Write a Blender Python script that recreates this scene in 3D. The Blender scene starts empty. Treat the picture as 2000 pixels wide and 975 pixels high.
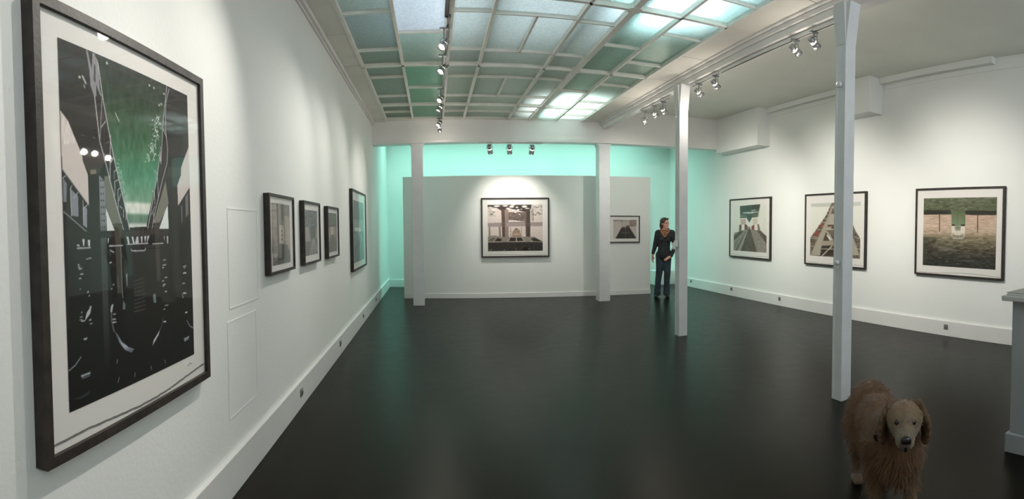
import bpy, bmesh, math, random
import numpy as np
from mathutils import Vector, Matrix

PI = math.pi
sc = bpy.context.scene
COL = sc.collection

# light powers and a few placements, tuned against the photograph
EXPO = -0.74
L_SKY, L_GAP1, L_GAP2, L_GAP3, L_BACK, L_BEHIND = 22, 88, 56, 40, 205, 150
P_BIG, P_SM, P_R, P_B = 230, 112, 270, 95
DOG_LOC, DOG_ROT, DOG_HEAD, DOG_NOD = (2.14, 1.84, 0), -125, -14, 0

# ------------------------------------------------------------------ camera
# the photograph is a phone panorama: a cylindrical projection, eye height 1.5 m
F_U, F_V, YAW, PITCH, ROLL, HOR = 1026.72, 1017.6, 0.14957, -0.03505, -0.00845, 478.97
cam = bpy.data.cameras.new('camera')
cam.type = 'PANO'
cam.panorama_type = 'CENTRAL_CYLINDRICAL'
cam.central_cylindrical_range_u_min = -1000 / F_U
cam.central_cylindrical_range_u_max = 1000 / F_U
cam.central_cylindrical_range_v_min = -(975 - HOR) / F_V
cam.central_cylindrical_range_v_max = HOR / F_V
cam.central_cylindrical_radius = 1.0
cam.clip_start = 0.05
cam.clip_end = 100
co = bpy.data.objects.new('camera', cam)
COL.objects.link(co)
cy, sy, cp, sp, cr, sr = (math.cos(YAW), math.sin(YAW), math.cos(PITCH), math.sin(PITCH), math.cos(ROLL), math.sin(ROLL))
Xc = Vector((cy, -sy, 0)); Zc = Vector((sy, cy, 0)); Yc = Vector((0, 0, 1))
Fwd = Zc * cp + Yc * sp
Y2 = -Zc * sp + Yc * cp
Rt = Xc * cr + Y2 * sr
Up = -Xc * sr + Y2 * cr
M = Matrix((Rt, Up, -Fwd)).transposed().to_4x4()
M.translation = Vector((0, 0, 1.5))
co.matrix_world = M
sc.camera = co

# ------------------------------------------------------------------ view, world, big lights
sc.view_settings.view_transform = 'Standard'
sc.view_settings.look = 'None'
sc.view_settings.gamma = 1
sc.view_settings.use_curve_mapping = False
sc.view_settings.exposure = EXPO
sc.cycles.use_denoising = True
sc.cycles.max_bounces = 10
sc.cycles.diffuse_bounces = 5
sc.cycles.glossy_bounces = 4
sc.cycles.transmission_bounces = 6
sc.cycles.transparent_max_bounces = 8
sc.cycles.sample_clamp_indirect = 6

w = bpy.data.worlds.new('world')
sc.world = w
w.use_nodes = True
w.node_tree.nodes['Background'].inputs[0].default_value = (0.6, 0.8, 0.85, 1)
w.node_tree.nodes['Background'].inputs[1].default_value = 0.12

XL, XR, ZS, ZC = -1.14, 6.09, 3.55, 3.79      # left wall, right wall, skylight plane, right ceiling
YN = -1.6                                      # wall behind the camera
SK = -0.0915                                   # the far end of the room is slightly out of square


def area(name, loc, rot, sx, sy_, power, color, spread=PI):
    d = bpy.data.lights.new(name, 'AREA')
    d.shape = 'RECTANGLE'; d.size = sx; d.size_y = sy_; d.energy = power; d.color = color; d.spread = spread
    o = bpy.data.objects.new(name, d); o.location = loc; o.rotation_euler = rot
    COL.objects.link(o)
    return o


# daylight over the frosted glass ceiling, and over the roof light of the back room
area('daylight_skylight', (0.9, 6.6, 4.75), (0, 0, 0), 3.6, 6.2, L_SKY, (0.97, 1.0, 0.93))
area('daylight_gap_far', (2.35, 8.9, 4.2), (0, 0, 0), 0.9, 1.5, L_GAP1, (0.92, 0.97, 1.0), 1.7)
area('daylight_gap_near', (2.25, 4.4, 4.2), (0, 0, 0), 0.6, 1.1, L_GAP2, (0.66, 0.86, 1.0), 1.7)
area('daylight_gap_left', (0.75, 4.7, 4.4), (0, 0, 0), 2.4, 2.0, L_GAP3, (0.76, 0.86, 1.0), 2.4)
area('daylight_back_room', (2.1, 12.05, 4.12), (0, 0, math.atan(SK)), 6.2, 1.3, L_BACK, (0.40, 1.0, 0.86), 2.4)
# added daylight reaching in from behind the camera, through a made-up high window
area('added_daylight_behind', (2.6, YN + 0.06, 3.2), (math.radians(-90 + 180 + 14), 0, 0), 4.6, 0.5, L_BEHIND, (0.86, 0.92, 1.0))

# ------------------------------------------------------------------ materials
def new_mat(name):
    m = bpy.data.materials.new(name); m.use_nodes = True
    nt = m.node_tree
    return m, nt, nt.nodes['Principled BSDF']


def mat(name, col, rough=0.6, metal=0.0, spec=0.5, var=0.0, vscale=4.0, bump=0.0, bscale=60.0, emit=None, estr=0.0, detail=4.0):
    m, nt, b = new_mat(name)
    b.inputs['Base Color'].default_value = (*col, 1)
    b.inputs['Roughness'].default_value = rough
    b.inputs['Metallic'].default_value = metal
    b.inputs['Specular IOR Level'].default_value = spec
    tc = nt.nodes.new('ShaderNodeTexCoord')
    if var > 0:
        n = nt.nodes.new('ShaderNodeTexNoise'); n.inputs['Scale'].default_value = vscale; n.inputs['Detail'].default_value = detail
        nt.links.new(tc.outputs['Object'], n.inputs['Vector'])
        r = nt.nodes.new('ShaderNodeValToRGB')
        r.color_ramp.elements[0].position = 0.3; r.color_ramp.elements[1].position = 0.7
        r.color_ramp.elements[0].color = (*[max(0, c * (1 - var)) for c in col], 1)
        r.color_ramp.elements[1].color = (*[min(1, c * (1 + var)) for c in col], 1)
        nt.links.new(n.outputs['Fac'], r.inputs['Fac'])
        nt.links.new(r.outputs['Color'], b.inputs['Base Color'])
    if bump > 0:
        n2 = nt.nodes.new('ShaderNodeTexNoise'); n2.inputs['Scale'].default_value = bscale; n2.inputs['Detail'].default_value = 3
        nt.links.new(tc.outputs['Object'], n2.inputs['Vector'])
        bp = nt.nodes.new('ShaderNodeBump'); bp.inputs['Strength'].default_value = bump; bp.inputs['Distance'].default_value = 0.01
        nt.links.new(n2.outputs['Fac'], bp.inputs['Height']); nt.links.new(bp.outputs['Normal'], b.inputs['Normal'])
    if emit:
        b.inputs['Emission Color'].default_value = (*emit, 1); b.inputs['Emission Strength'].default_value = estr
    return m


M_wall = mat('white_plaster', (0.84, 0.85, 0.82), 0.75, spec=0.25, var=0.015, vscale=1.3, bump=0.12, bscale=45)
M_ceil = mat('ceiling_paint', (0.83, 0.84, 0.77), 0.8, spec=0.2, var=0.03, vscale=1.5, bump=0.1, bscale=30)
M_trim = mat('white_gloss_paint', (0.80, 0.79, 0.77), 0.45, var=0.02, vscale=3)
M_col = mat('column_paint', (0.74, 0.75, 0.75), 0.4, var=0.04, vscale=6, bump=0.15, bscale=25)
M_bar = mat('skylight_bar_paint', (0.84, 0.84, 0.78), 0.6, var=0.06, vscale=6)
M_border = mat('skylight_border_board', (0.82, 0.81, 0.74), 0.7, var=0.04, vscale=3)
M_frame = mat('dark_stained_wood', (0.036, 0.029, 0.025), 0.5, spec=0.3, var=0.35, vscale=18, bump=0.1, bscale=80)
M_matb = mat('museum_mat_board', (0.82, 0.79, 0.75), 0.85, spec=0.2)
M_shadow_pencil = mat('deckled_paper_shadow_line', (0.20, 0.19, 0.18), 0.9)
M_metal = mat('grey_lamp_metal', (0.30, 0.31, 0.31), 0.32, metal=0.75, var=0.05)
M_track = mat('dark_track', (0.10, 0.10, 0.10), 0.4, metal=0.3)
M_trackw = mat('white_track', (0.75, 0.75, 0.72), 0.4)
M_lens = mat('lamp_glow', (1, 1, 1), 0.4, emit=(1.0, 0.90, 0.74), estr=14)
M_slot = mat('lamp_vent_glow', (1, 1, 1), 0.4, emit=(1.0, 0.82, 0.66), estr=4)
M_sock = mat('grey_socket_plastic', (0.20, 0.20, 0.18), 0.4)
M_sockd = mat('dark_socket_hole', (0.03, 0.03, 0.03), 0.5)
M_counter = mat('counter_grey_paint', (0.34, 0.36, 0.37), 0.5, var=0.04)
M_counterp = mat('counter_top_paint', (0.50, 0.50, 0.47), 0.45, var=0.04)
M_book = mat('catalogue_cover', (0.30, 0.29, 0.27), 0.6, var=0.1, vscale=20)
M_pages = mat('catalogue_pages', (0.68, 0.67, 0.62), 0.8)


def floor_mat():
    m, nt, b = new_mat('polished_dark_concrete')
    tc = nt.nodes.new('ShaderNodeTexCoord')
    n1 = nt.nodes.new('ShaderNodeTexNoise'); n1.inputs['Scale'].default_value = 0.9; n1.inputs['Detail'].default_value = 8; n1.inputs['Roughness'].default_value = 0.62
    n2 = nt.nodes.new('ShaderNodeTexNoise'); n2.inputs['Scale'].default_value = 7; n2.inputs['Detail'].default_value = 6
    for n in (n1, n2): nt.links.new(tc.outputs['Object'], n.inputs['Vector'])
    r = nt.nodes.new('ShaderNodeValToRGB')
    e = r.color_ramp.elements
    e[0].position = 0.32; e[0].color = (0.0050, 0.0044, 0.0028, 1); e[1].position = 0.70; e[1].color = (0.0115, 0.0094, 0.0058, 1)
    nt.links.new(n1.outputs['Fac'], r.inputs['Fac'])
    r2 = nt.nodes.new('ShaderNodeValToRGB')
    r2.color_ramp.elements[0].position = 0.35; r2.color_ramp.elements[0].color = (0.75, 0.75, 0.75, 1)
    r2.color_ramp.elements[1].position = 0.68; r2.color_ramp.elements[1].color = (1.15, 1.15, 1.15, 1)
    nt.links.new(n2.outputs['Fac'], r2.inputs['Fac'])
    mx = nt.nodes.new('ShaderNodeMix'); mx.data_type = 'RGBA'; mx.blend_type = 'MULTIPLY'; mx.inputs['Factor'].default_value = 1
    nt.links.new(r.outputs['Color'], mx.inputs[6]); nt.links.new(r2.outputs['Color'], mx.inputs[7])
    # thin scuffs
    n3 = nt.nodes.new('ShaderNodeTexNoise'); n3.inputs['Scale'].default_value = 2.2; n3.inputs['Detail'].default_value = 10; n3.inputs['Distortion'].default_value = 1.2
    nt.links.new(tc.outputs['Object'], n3.inputs['Vector'])
    r3 = nt.nodes.new('ShaderNodeValToRGB')
    r3.color_ramp.elements[0].position = 0.495; r3.color_ramp.elements[0].color = (0, 0, 0, 1)
    r3.color_ramp.elements[1].position = 0.505; r3.color_ramp.elements[1].color = (0, 0, 0, 1)
    k = r3.color_ramp.elements.new(0.5); k.color = (0.2, 0.2, 0.2, 1)
    nt.links.new(n3.outputs['Fac'], r3.inputs['Fac'])
    mx2 = nt.nodes.new('ShaderNodeMix'); mx2.data_type = 'RGBA'; mx2.blend_type = 'MULTIPLY'
    nt.links.new(r3.outputs['Color'], mx2.inputs['Factor']); nt.links.new(mx.outputs[2], mx2.inputs[6]); mx2.inputs[7].default_value = (0.5, 0.45, 0.4, 1)
    nt.links.new(mx2.outputs[2], b.inputs['Base Color'])
    rr = nt.nodes.new('ShaderNodeMapRange'); rr.inputs['To Min'].default_value = 0.25; rr.inputs['To Max'].default_value = 0.36
    nt.links.new(n2.outputs['Fac'], rr.inputs['Value']); nt.links.new(rr.outputs['Result'], b.inputs['Roughness'])
    b.inputs['Specular IOR Level'].default_value = 0.10
    b.inputs['Specular Tint'].default_value = (1.0, 0.90, 0.72, 1)
    bp = nt.nodes.new('ShaderNodeBump'); bp.inputs['Strength'].default_value = 0.04; bp.inputs['Distance'].default_value = 0.01
    nt.links.new(n1.outputs['Fac'], bp.inputs['Height']); nt.links.new(bp.outputs['Normal'], b.inputs['Normal'])
    return m


M_floor = floor_mat()


def pane_mat():
    """rippled frosted glass: scatters daylight through, a little gloss, each pane its own greenish or bluish tone"""
    m = bpy.data.materials.new('frosted_ripple_glass'); m.use_nodes = True
    nt = m.node_tree; nt.nodes.clear()
    out = nt.nodes.new('ShaderNodeOutputMaterial')
    tr = nt.nodes.new('ShaderNodeBsdfTranslucent'); df = nt.nodes.new('ShaderNodeBsdfDiffuse'); gl = nt.nodes.new('ShaderNodeBsdfGlossy')
    at = nt.nodes.new('ShaderNodeAttribute'); at.attribute_name = 'tone'; at.attribute_type = 'GEOMETRY'
    tc = nt.nodes.new('ShaderNodeTexCoord'); n = nt.nodes.new('ShaderNodeTexNoise'); n.inputs['Scale'].default_value = 45; n.inputs['Detail'].default_value = 2
    nt.links.new(tc.outputs['Object'], n.inputs['Vector'])
    mr = nt.nodes.new('ShaderNodeMapRange'); mr.inputs['From Min'].default_value = 0.3; mr.inputs['From Max'].default_value = 0.7
    mr.inputs['To Min'].default_value = 0.86; mr.inputs['To Max'].default_value = 1.12
    nt.links.new(n.outputs['Fac'], mr.inputs['Value'])
    mx = nt.nodes.new('ShaderNodeMix'); mx.data_type = 'RGBA'; mx.blend_type = 'MULTIPLY'; mx.inputs['Factor'].default_value = 1
    nt.links.new(at.outputs['Color'], mx.inputs[6]); nt.links.new(mr.outputs['Result'], mx.inputs[7])
    nt.links.new(mx.outputs[2], tr.inputs['Color']); df.inputs['Color'].default_value = (0.22, 0.25, 0.20, 1)
    gl.inputs['Roughness'].default_value = 0.3; gl.inputs['Color'].default_value = (0.8, 0.9, 0.85, 1)
    m1 = nt.nodes.new('ShaderNodeMixShader'); m1.inputs[0].default_value = 0.35
    m2 = nt.nodes.new('ShaderNodeMixShader'); m2.inputs[0].default_value = 0.05
    nt.links.new(tr.outputs[0], m1.inputs[1]); nt.links.new(df.outputs[0], m1.inputs[2])
    nt.links.new(m1.outputs[0], m2.inputs[1]); nt.links.new(gl.outputs[0], m2.inputs[2]); nt.links.new(m2.outputs[0], out.inputs[0])
    return m


M_pane = pane_mat()


def glass_mat():
    m = bpy.data.materials.new('picture_glass'); m.use_nodes = True
    nt = m.node_tree; nt.nodes.clear()
    out = nt.nodes.new('ShaderNodeOutputMaterial'); t = nt.nodes.new('ShaderNodeBsdfTransparent'); g = nt.nodes.new('ShaderNodeBsdfGlossy')
    ge = nt.nodes.new('ShaderNodeNewGeometry'); dp = nt.nodes.new('ShaderNodeVectorMath'); dp.operation = 'DOT_PRODUCT'
    nt.links.new(ge.outputs['Normal'], dp.inputs[0]); nt.links.new(ge.outputs['Incoming'], dp.inputs[1])
    def mth(op, a, b=None):                         # Schlick reflectance of a thin pane
        n = nt.nodes.new('ShaderNodeMath'); n.operation = op
        for i, q in enumerate((a, b)):
            if q is None: continue
            if isinstance(q, (int, float)): n.inputs[i].default_value = q
            else: nt.links.new(q, n.inputs[i])
        return n.outputs[0]
    k = mth('POWER', mth('SUBTRACT', 1.0, mth('ABSOLUTE', dp.outputs['Value'])), 5.0)
    fac = mth('ADD', mth('MULTIPLY', k, 0.92), 0.06)
    g.inputs['Roughness'].default_value = 0.03
    mx = nt.nodes.new('ShaderNodeMixShader')
    nt.links.new(fac, mx.inputs[0]); nt.links.new(t.outputs[0], mx.inputs[1]); nt.links.new(g.outputs[0], mx.inputs[2]); nt.links.new(mx.outputs[0], out.inputs[0])
    return m


M_glass = glass_mat()


def print_mat():
    m, nt, b = new_mat('photographic_print')
    a = nt.nodes.new('ShaderNodeAttribute'); a.attribute_name = 'ink'; a.attribute_type = 'GEOMETRY'
    nt.links.new(a.outputs['Color'], b.inputs['Base Color'])
    b.inputs['Roughness'].default_value = 0.7; b.inputs['Specular IOR Level'].default_value = 0.25
    return m


M_print = print_mat()

# ------------------------------------------------------------------ mesh helpers
def obj(name, bm, m=None, parent=None, smooth=False, loc=None, rot=None, recalc=True):
    me = bpy.data.meshes.new(name)
    if recalc: bmesh.ops.recalc_face_normals(bm, faces=bm.faces)
    bm.to_mesh(me); bm.free()
    if m: me.materials.append(m)
    if smooth:
        for p_ in me.polygons: p_.use_smooth = True
    o = bpy.data.objects.new(name, me); COL.objects.link(o)
    if parent: o.parent = parent
    if loc is not None: o.location = loc
    if rot is not None: o.rotation_euler = rot
    return o


def box(bm, x0, x1, y0, y1, z0, z1, bev=0.0):
    vs = [bm.verts.new(v) for v in ((x0, y0, z0), (x1, y0, z0), (x1, y1, z0), (x0, y1, z0), (x0, y0, z1), (x1, y0, z1), (x1, y1, z1), (x0, y1, z1))]
    fs = [bm.faces.new([vs[i] for i in f]) for f in ((0, 3, 2, 1), (4, 5, 6, 7), (0, 1, 5, 4), (1, 2, 6, 5), (2, 3, 7, 6), (3, 0, 4, 7))]
    if bev > 0:
        es = list({e for f in fs for e in f.edges})
        bmesh.ops.bevel(bm, geom=es, offset=bev, segments=2, affect='EDGES', profile=0.5)
    return vs


def prism(bm, pts, z0, z1):
    """polygon in x, y pushed from z0 to z1 (z may be given per point)"""
    n = len(pts)
    zz = lambda z, i: z[i] if isinstance(z, (list, tuple)) else z
    a = [bm.verts.new((p_[0], p_[1], zz(z0, i))) for i, p_ in enumerate(pts)]
    b = [bm.verts.new((p_[0], p_[1], zz(z1, i))) for i, p_ in enumerate(pts)]
    bm.faces.new(a[::-1]); bm.faces.new(b)
    for i in range(n): bm.faces.new((a[i], a[(i + 1) % n], b[(i + 1) % n], b[i]))


def extrude_poly(bm, pts3, d):
    """planar polygon given by 3D points pushed by the vector d"""
    d = Vector(d); a = [bm.verts.new(p_) for p_ in pts3]; b = [bm.verts.new(Vector(p_) + d) for p_ in pts3]
    bm.faces.new(a[::-1]); bm.faces.new(b)
    n = len(a)
    for i in range(n): bm.faces.new((a[i], a[(i + 1) % n], b[(i + 1) % n], b[i]))


def ring_basis(d):
    d = d.normalized(); u = d.cross(Vector((0, 0, 1)))
    if u.length < 1e-3: u = d.cross(Vector((0, 1, 0)))
    u.normalize(); return u, d.cross(u).normalized()


def lathe(bm, p0, axis, prof, seg=20, cap=True):
    """prof: list of (distance along axis, radius)"""
    p0 = Vector(p0); ax = Vector(axis).normalized(); u, v = ring_basis(ax)
    rings = []
    for t, r in prof:
        rings.append([bm.verts.new(p0 + ax * t + (u * math.cos(2 * PI * k / seg) + v * math.sin(2 * PI * k / seg)) * r) for k in range(seg)])
    for i in range(len(rings) - 1):
        for k in range(seg):
            bm.faces.new((rings[i][k], rings[i][(k + 1) % seg], rings[i + 1][(k + 1) % seg], rings[i + 1][k]))
    if cap:
        bm.faces.new(rings[0][::-1]); bm.faces.new(rings[-1])


def tube(bm, pts, r, seg=10):
    for i in range(len(pts) - 1):
        a, b = Vector(pts[i]), Vector(pts[i + 1])
        lathe(bm, a, b - a, [(0, r), ((b - a).length, r)], seg)


def tag(o, label=None, cat=None, group=None, kind=None):
    if label: o['label'] = label
    if cat: o['category'] = cat
    if group: o['group'] = group
    if kind: o['kind'] = kind
    return o


def empty(name, loc, rz=0.0, label=None, cat=None, group=None):
    o = bpy.data.objects.new(name, None); o.empty_display_size = 0.1
    COL.objects.link(o); o.location = loc; o.rotation_euler = (0, 0, rz)
    return tag(o, label, cat, group)


def struct(name, bm, m, parent=None):
    o = obj(name, bm, m, parent)
    if parent is None: o['kind'] = 'structure'
    return o


def B(): return bmesh.new()


# ------------------------------------------------------------------ the room
def yb(x, y2=13.0): return y2 + SK * (x - 2)       # back wall line
def ybeam(x): return 10.0 - 0.05 * x                # front face of the cross beam


bm = B(); box(bm, XL - 0.3, XR + 0.3, YN - 0.3, 13.8, -0.15, 0); struct('floor', bm, M_floor)
bm = B(); box(bm, XL - 0.2, XL, YN - 0.2, 13.6, 0, 4.3); struct('wall_left', bm, M_wall)
bm = B(); box(bm, XR, XR + 0.2, YN - 0.2, 13.4, 0, 4.3); struct('wall_right', bm, M_wall)
bm = B(); prism(bm, [(XL, yb(XL)), (XR, yb(XR)), (XR, yb(XR) + 0.2), (XL, yb(XL) + 0.2)], 0, 4.3); struct('wall_back', bm, M_wall)
bm = B(); box(bm, XL, XR, YN - 0.2, YN, 0, 2.9); box(bm, XL, XR, YN - 0.2, YN, 3.5, 4.3); box(bm, XL, 0.25, YN - 0.2, YN, 2.9, 3.5); box(bm, 4.95, XR, YN - 0.2, YN, 2.9, 3.5); struct('wall_near', bm, M_wall)
bm = B()
for k in range(6): box(bm, 0.25 + k * .93, 0.30 + k * .93, YN - .12, YN - .02, 2.9, 3.5)
box(bm, .25, 4.95, YN - .12, YN - .02, 2.9, 2.95); box(bm, .25, 4.95, YN - .12, YN - .02, 3.45, 3.5); struct('window_2', bm, M_trim)  # unseen frame added around the opening for the light behind the camera
# ceilings: right aisle, near strip, back room (with its roof opening)
bm = B(); prism(bm, [(3.38, YN), (XR, YN), (XR, ybeam(XR) + 0.05), (3.38, ybeam(3.38) + 0.05)], ZC, ZC + 0.1)
box(bm, XL, 3.3, YN, 1.85, ZS, ZS + 0.1)
prism(bm, [(XL, ybeam(XL) + .25), (XR, ybeam(XR) + .25), (XR, 11.15), (XL, 11.6)], 4.0, 4.1)
prism(bm, [(XL, 12.85), (XR, 12.3), (XR, yb(XR)), (XL, yb(XL))], 4.0, 4.1)
struct('ceiling', bm, M_ceil)
# cornice line high on the back wall
bm = B(); prism(bm, [(XL, yb(XL) - 0.06), (XR, yb(XR) - 0.06), (XR, yb(XR)), (XL, yb(XL))], 3.86, 4.0); struct('trim_5', bm, M_trim)
# plenum over the glass ceiling
bm = B()
box(bm, XL, XL + 0.05, 1.8, 10.2, ZS + 0.1, 4.9); box(bm, 3.3, 3.35, 1.8, 10.0, ZS + 0.1, 4.9)
box(bm, XL, 3.35, 1.75, 1.85, ZS + 0.1, 4.9); box(bm, XL, 3.35, 10.1, 10.2, ZS + 0.1, 4.9); box(bm, XL, 3.35, 1.75, 10.2, 4.85, 4.9)
struct('trim_6', bm, M_ceil)

# cross beam carried by the two wide columns
bm = B()
x0, x1 = XL, XR
zl, zr = 3.115, 3.16
prism(bm, [(x0, ybeam(x0)), (x1, ybeam(x1)), (x1, ybeam(x1) + .25), (x0, ybeam(x0) + .25)], [zl, zr, zr, zl], 4.2)
prism(bm, [(x0, ybeam(x0) - .02), (x1, ybeam(x1) - .02), (x1, ybeam(x1)), (x0, ybeam(x0))], [zl + .0, zr + .0, zr + .0, zl + .0], [zl + .06, zr + .06, zr + .06, zl + .06])
struct('trim_1', bm, M_trim)
# long beam over the slim columns, with a stepped edge toward the skylight
bm = B()
box(bm, 3.27, 3.38, YN, ybeam(3.3), 3.415, 4.0, 0.004)
box(bm, 3.24, 3.27, YN, ybeam(3.3), 3.485, 3.53); box(bm, 3.20, 3.27, YN, ybeam(3.3), 3.53, 3.56)
struct('trim_2', bm, M_trim)
# left cornice
bm = B(); box(bm, XL, XL + 0.05, YN, ybeam(XL), 3.505, 3.56, 0.006); box(bm, XL, XL + 0.02, YN, ybeam(XL), 3.48, 3.505); struct('trim_3', bm, M_trim)
# boxed band and picture rail high on the right wall
bm = B(); box(bm, XR - 0.10, XR, 3.40, 8.2, 3.70, ZC, 0.004); box(bm, XR - 0.012, XR, YN, 9.6, 3.625, 3.637); struct('trim_4', bm, M_wall)

# free-standing partition
PX0, PX1, PYR = -0.63, 4.645, 11.087
PL = math.hypot(PX1 - PX0, (PX1 - PX0) * SK); PROT = math.atan(SK)
PO = Vector((PX0, PYR, 0)); PT_ = Vector((math.cos(PROT), math.sin(PROT), 0)); PN = Vector((math.sin(PROT), -math.cos(PROT), 0))
bm = B(); box(bm, 0, PL, 0, 0.14, 0, 2.585, 0.003)
o = struct('wall_partition', bm, M_wall); o.location = PO; o.rotation_euler = (0, 0, PROT)

# baseboards
bm = B(); box(bm, XL, XL + 0.03, YN, yb(XL) - .03, 0, 0.225, 0.004); struct('baseboard_left', bm, M_trim)
bm = B(); box(bm, XR - 0.03, XR, YN, yb(XR) - .03, 0, 0.21, 0.004); struct('baseboard_right', bm, M_trim)
bm = B(); prism(bm, [(XL, yb(XL) - .03), (XR, yb(XR) - .03), (XR, yb(XR)), (XL, yb(XL))], 0, 0.185); struct('baseboard_back', bm, M_trim)
bm = B(); box(bm, 0.0, PL, -0.018, 0, 0, 0.10, 0.003); o = struct('baseboard_partition', bm, M_trim); o.location = PO; o.rotation_euler = (0, 0, PROT)

# boxed ends of beams on the right wall
bm = B(); box(bm, XR - 0.30, XR, 8.2, ybeam(XR) + .02, 3.07, ZC, 0.004)
tag(obj('wall_bulkhead', bm, M_wall), 'long white boxed bulkhead high on the right wall in the far corner', 'bulkhead', None)
bm = B(); box(bm, XR - 0.30, XR, 5.34, 6.0, 3.25, ZC, 0.004)
tag(obj('wall_bulkhead', bm, M_wall), 'short white boxed bulkhead high on the right wall behind the nearest column', 'bulkhead', None)

# recessed cupboard doors painted over on the left wall
def access_panel(y0, y1, z0, z1, label):
    bm = B()
    box(bm, XL - 0.001, XL + 0.0015, y0, y1, z0, z1, 0.0006)
    bm2 = B()
    box(bm2, XL, XL + 0.0035, y0 - .008, y0, z0 - .008, z1 + .008); box(bm2, XL, XL + 0.0035, y1, y1 + .008, z0 - .008, z1 + .008)
    box(bm2, XL, XL + 0.0035, y0, y1, z1, z1 + .008); box(bm2, XL, XL + 0.0035, y0, y1, z0 - .008, z0)
    r = empty('wall_hatch', (XL, (y0 + y1) / 2, z0), 0, label, 'hatch')
    for nm, b_, mm in (('panel', bm, M_wall), ('frame', bm2, M_wall)):
        o = obj(nm, b_, mm, r); o.matrix_parent_inverse = Matrix.Translation(-Vector((XL, (y0 + y1) / 2, z0)))
access_panel(2.77, 3.26, 1.06, 1.63, 'upper white hatch outlined in the left wall beside the largest picture')
access_panel(2.73, 3.20, 0.43, 0.975, 'lower white hatch outlined in the left wall just above the baseboard')

# ------------------------------------------------------------------ skylight of frosted panes
GX = [-0.85, -0.35, 0.19, 0.60, 1.44, 1.87, 2.36, 2.87]     # long bars
def row(*ys): return list(ys)
STRIPS = [
    (GX[0], GX[1], row(1.9, 2.55, 3.1, 3.9, 4.45, 5.0, 6.06, 6.62, 7.15, 8.18, 8.74, 9.28, 9.85)),
    (GX[1], GX[2], row(1.9, 2.55, 3.5, 4.62, 5.56, 6.62, 7.71, 8.74, 9.85)),
    (GX[2], GX[3], row(1.9, 2.55, 3.5, 4.62, 5.02, 6.08, 6.62, 7.16, 8.20, 8.76, 9.27, 9.85)),
    (GX[3], GX[4], row(1.9, 2.55, 3.5, 4.62, 5.06, 6.12, 6.66, 7.18, 8.22, 8.78, 9.29, 9.86)),
    (GX[4], GX[5], row(1.9, 2.55, 3.5, 4.64, 5.11, 6.16, 6.68, 7.19, 8.24, 8.80, 9.30, 9.88)),
    (GX[5], GX[6], row(1.9, 2.55, 3.5, 4.64, 5.68, 6.70, 7.75, 8.84, 9.90)),
    (GX[6], GX[7], row(1.9, 2.55, 3.3, 4.09, 4.62, 5.14, 6.18, 6.70, 7.26, 8.36, 8.88, 9.42, 9.95)),
]
random.seed(11)
bars = B(); panes = bmesh.new(); tone = panes.loops.layers.float_color.new('tone')
tones = {(0, 5): (.30, .37, .36), (1, 3): (.74, .80, .86), (1, 5): (.27, .60, .46), (1, 6): (.27, .55, .42), (1, 7): (.30, .58, .46)}
zg = ZS + 0.035
for si, (xa, xb, ys) in enumerate(STRIPS):
    for j in range(len(ys) - 1):
        ya, ybb = ys[j], ys[j + 1]
        f = panes.faces.new([panes.verts.new(v) for v in ((xa, ya, zg), (xa, ybb, zg), (xb, ybb, zg), (xb, ya, zg))])
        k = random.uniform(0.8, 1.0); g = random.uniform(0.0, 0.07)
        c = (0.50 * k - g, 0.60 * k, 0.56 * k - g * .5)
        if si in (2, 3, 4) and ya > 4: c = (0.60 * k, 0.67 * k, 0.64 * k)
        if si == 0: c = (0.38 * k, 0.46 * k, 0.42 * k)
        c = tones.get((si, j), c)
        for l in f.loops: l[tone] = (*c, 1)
        if j > 0:
            main = min(abs(ya - q) for q in (4.63, 6.66, 8.78)) < 0.09
            hw = 0.022 if main else 0.011
            box(bars, xa, xb, ya - hw, ya + hw, ZS - (0.012 if main else 0), ZS + 0.07)
for i, gx in enumerate(GX):
    hw = 0.033 if i in (5, 2) else 0.016
    box(bars, gx - hw, gx + hw, 1.87, 9.95, ZS - 0.012, ZS + 0.08)
for ya, yb2 in ((5.06, 6.12), (7.18, 8.22)):
    box(bars, 1.02, 1.044, ya, yb2, ZS, ZS + 0.07)
# octagonal bosses where main bars cross
for gy in (4.64, 6.68, 8.82):
    lathe(bars, (GX[5], gy, ZS - 0.014), (0, 0, 1), [(0, 0.075), (0.05, 0.075)], 8)
sky = empty('window_1', (1.0, 6.0, ZS)); sky['kind'] = 'structure'
inv = Matrix.Translation(-Vector((1.0, 6.0, ZS)))
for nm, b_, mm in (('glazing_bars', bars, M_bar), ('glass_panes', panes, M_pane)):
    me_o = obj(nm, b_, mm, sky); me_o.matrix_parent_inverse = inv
# painted border boards around the glass, with open joints
bm = B()
gap = 0.006
box(bm, XL + 0.05, GX[0] - 0.005, 1.9, 10.0, ZS + .06, ZS + .075); box(bm, GX[7] + 0.005, 3.235, 1.9, 9.85, ZS + .06, ZS + .075)  # backing strips added behind the joints to keep plenum light out
lb = [1.9, 2.55, 3.5, 4.45, 5.47, 6.54, 7.62, 8.65, 9.80]
for a_, b_ in zip(lb[:-1], lb[1:]): box(bm, XL + 0.05, GX[0] - 0.005, a_ + gap, b_ - gap, ZS, ZS + 0.06)
rb = [1.9, 2.6, 3.62, 4.60, 5.66, 6.70, 7.82, 8.87, 9.90]
for a_, b_ in zip(rb[:-1], rb[1:]): box(bm, GX[7] + 0.005, 3.235, a_ + gap, b_ - gap, ZS, ZS + 0.06)
prism(bm, [(XL + .05, 9.82), (GX[5] - .02, 9.87), (GX[5] - .02, ybeam(GX[5]) + .02), (XL + .05, ybeam(XL) + .02)], ZS, ZS + .06)
prism(bm, [(GX[5], 9.89), (3.235, 9.92), (3.235, ybeam(3.2) + .02), (GX[5], ybeam(GX[5]) + .02)], ZS, ZS + .06)
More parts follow.
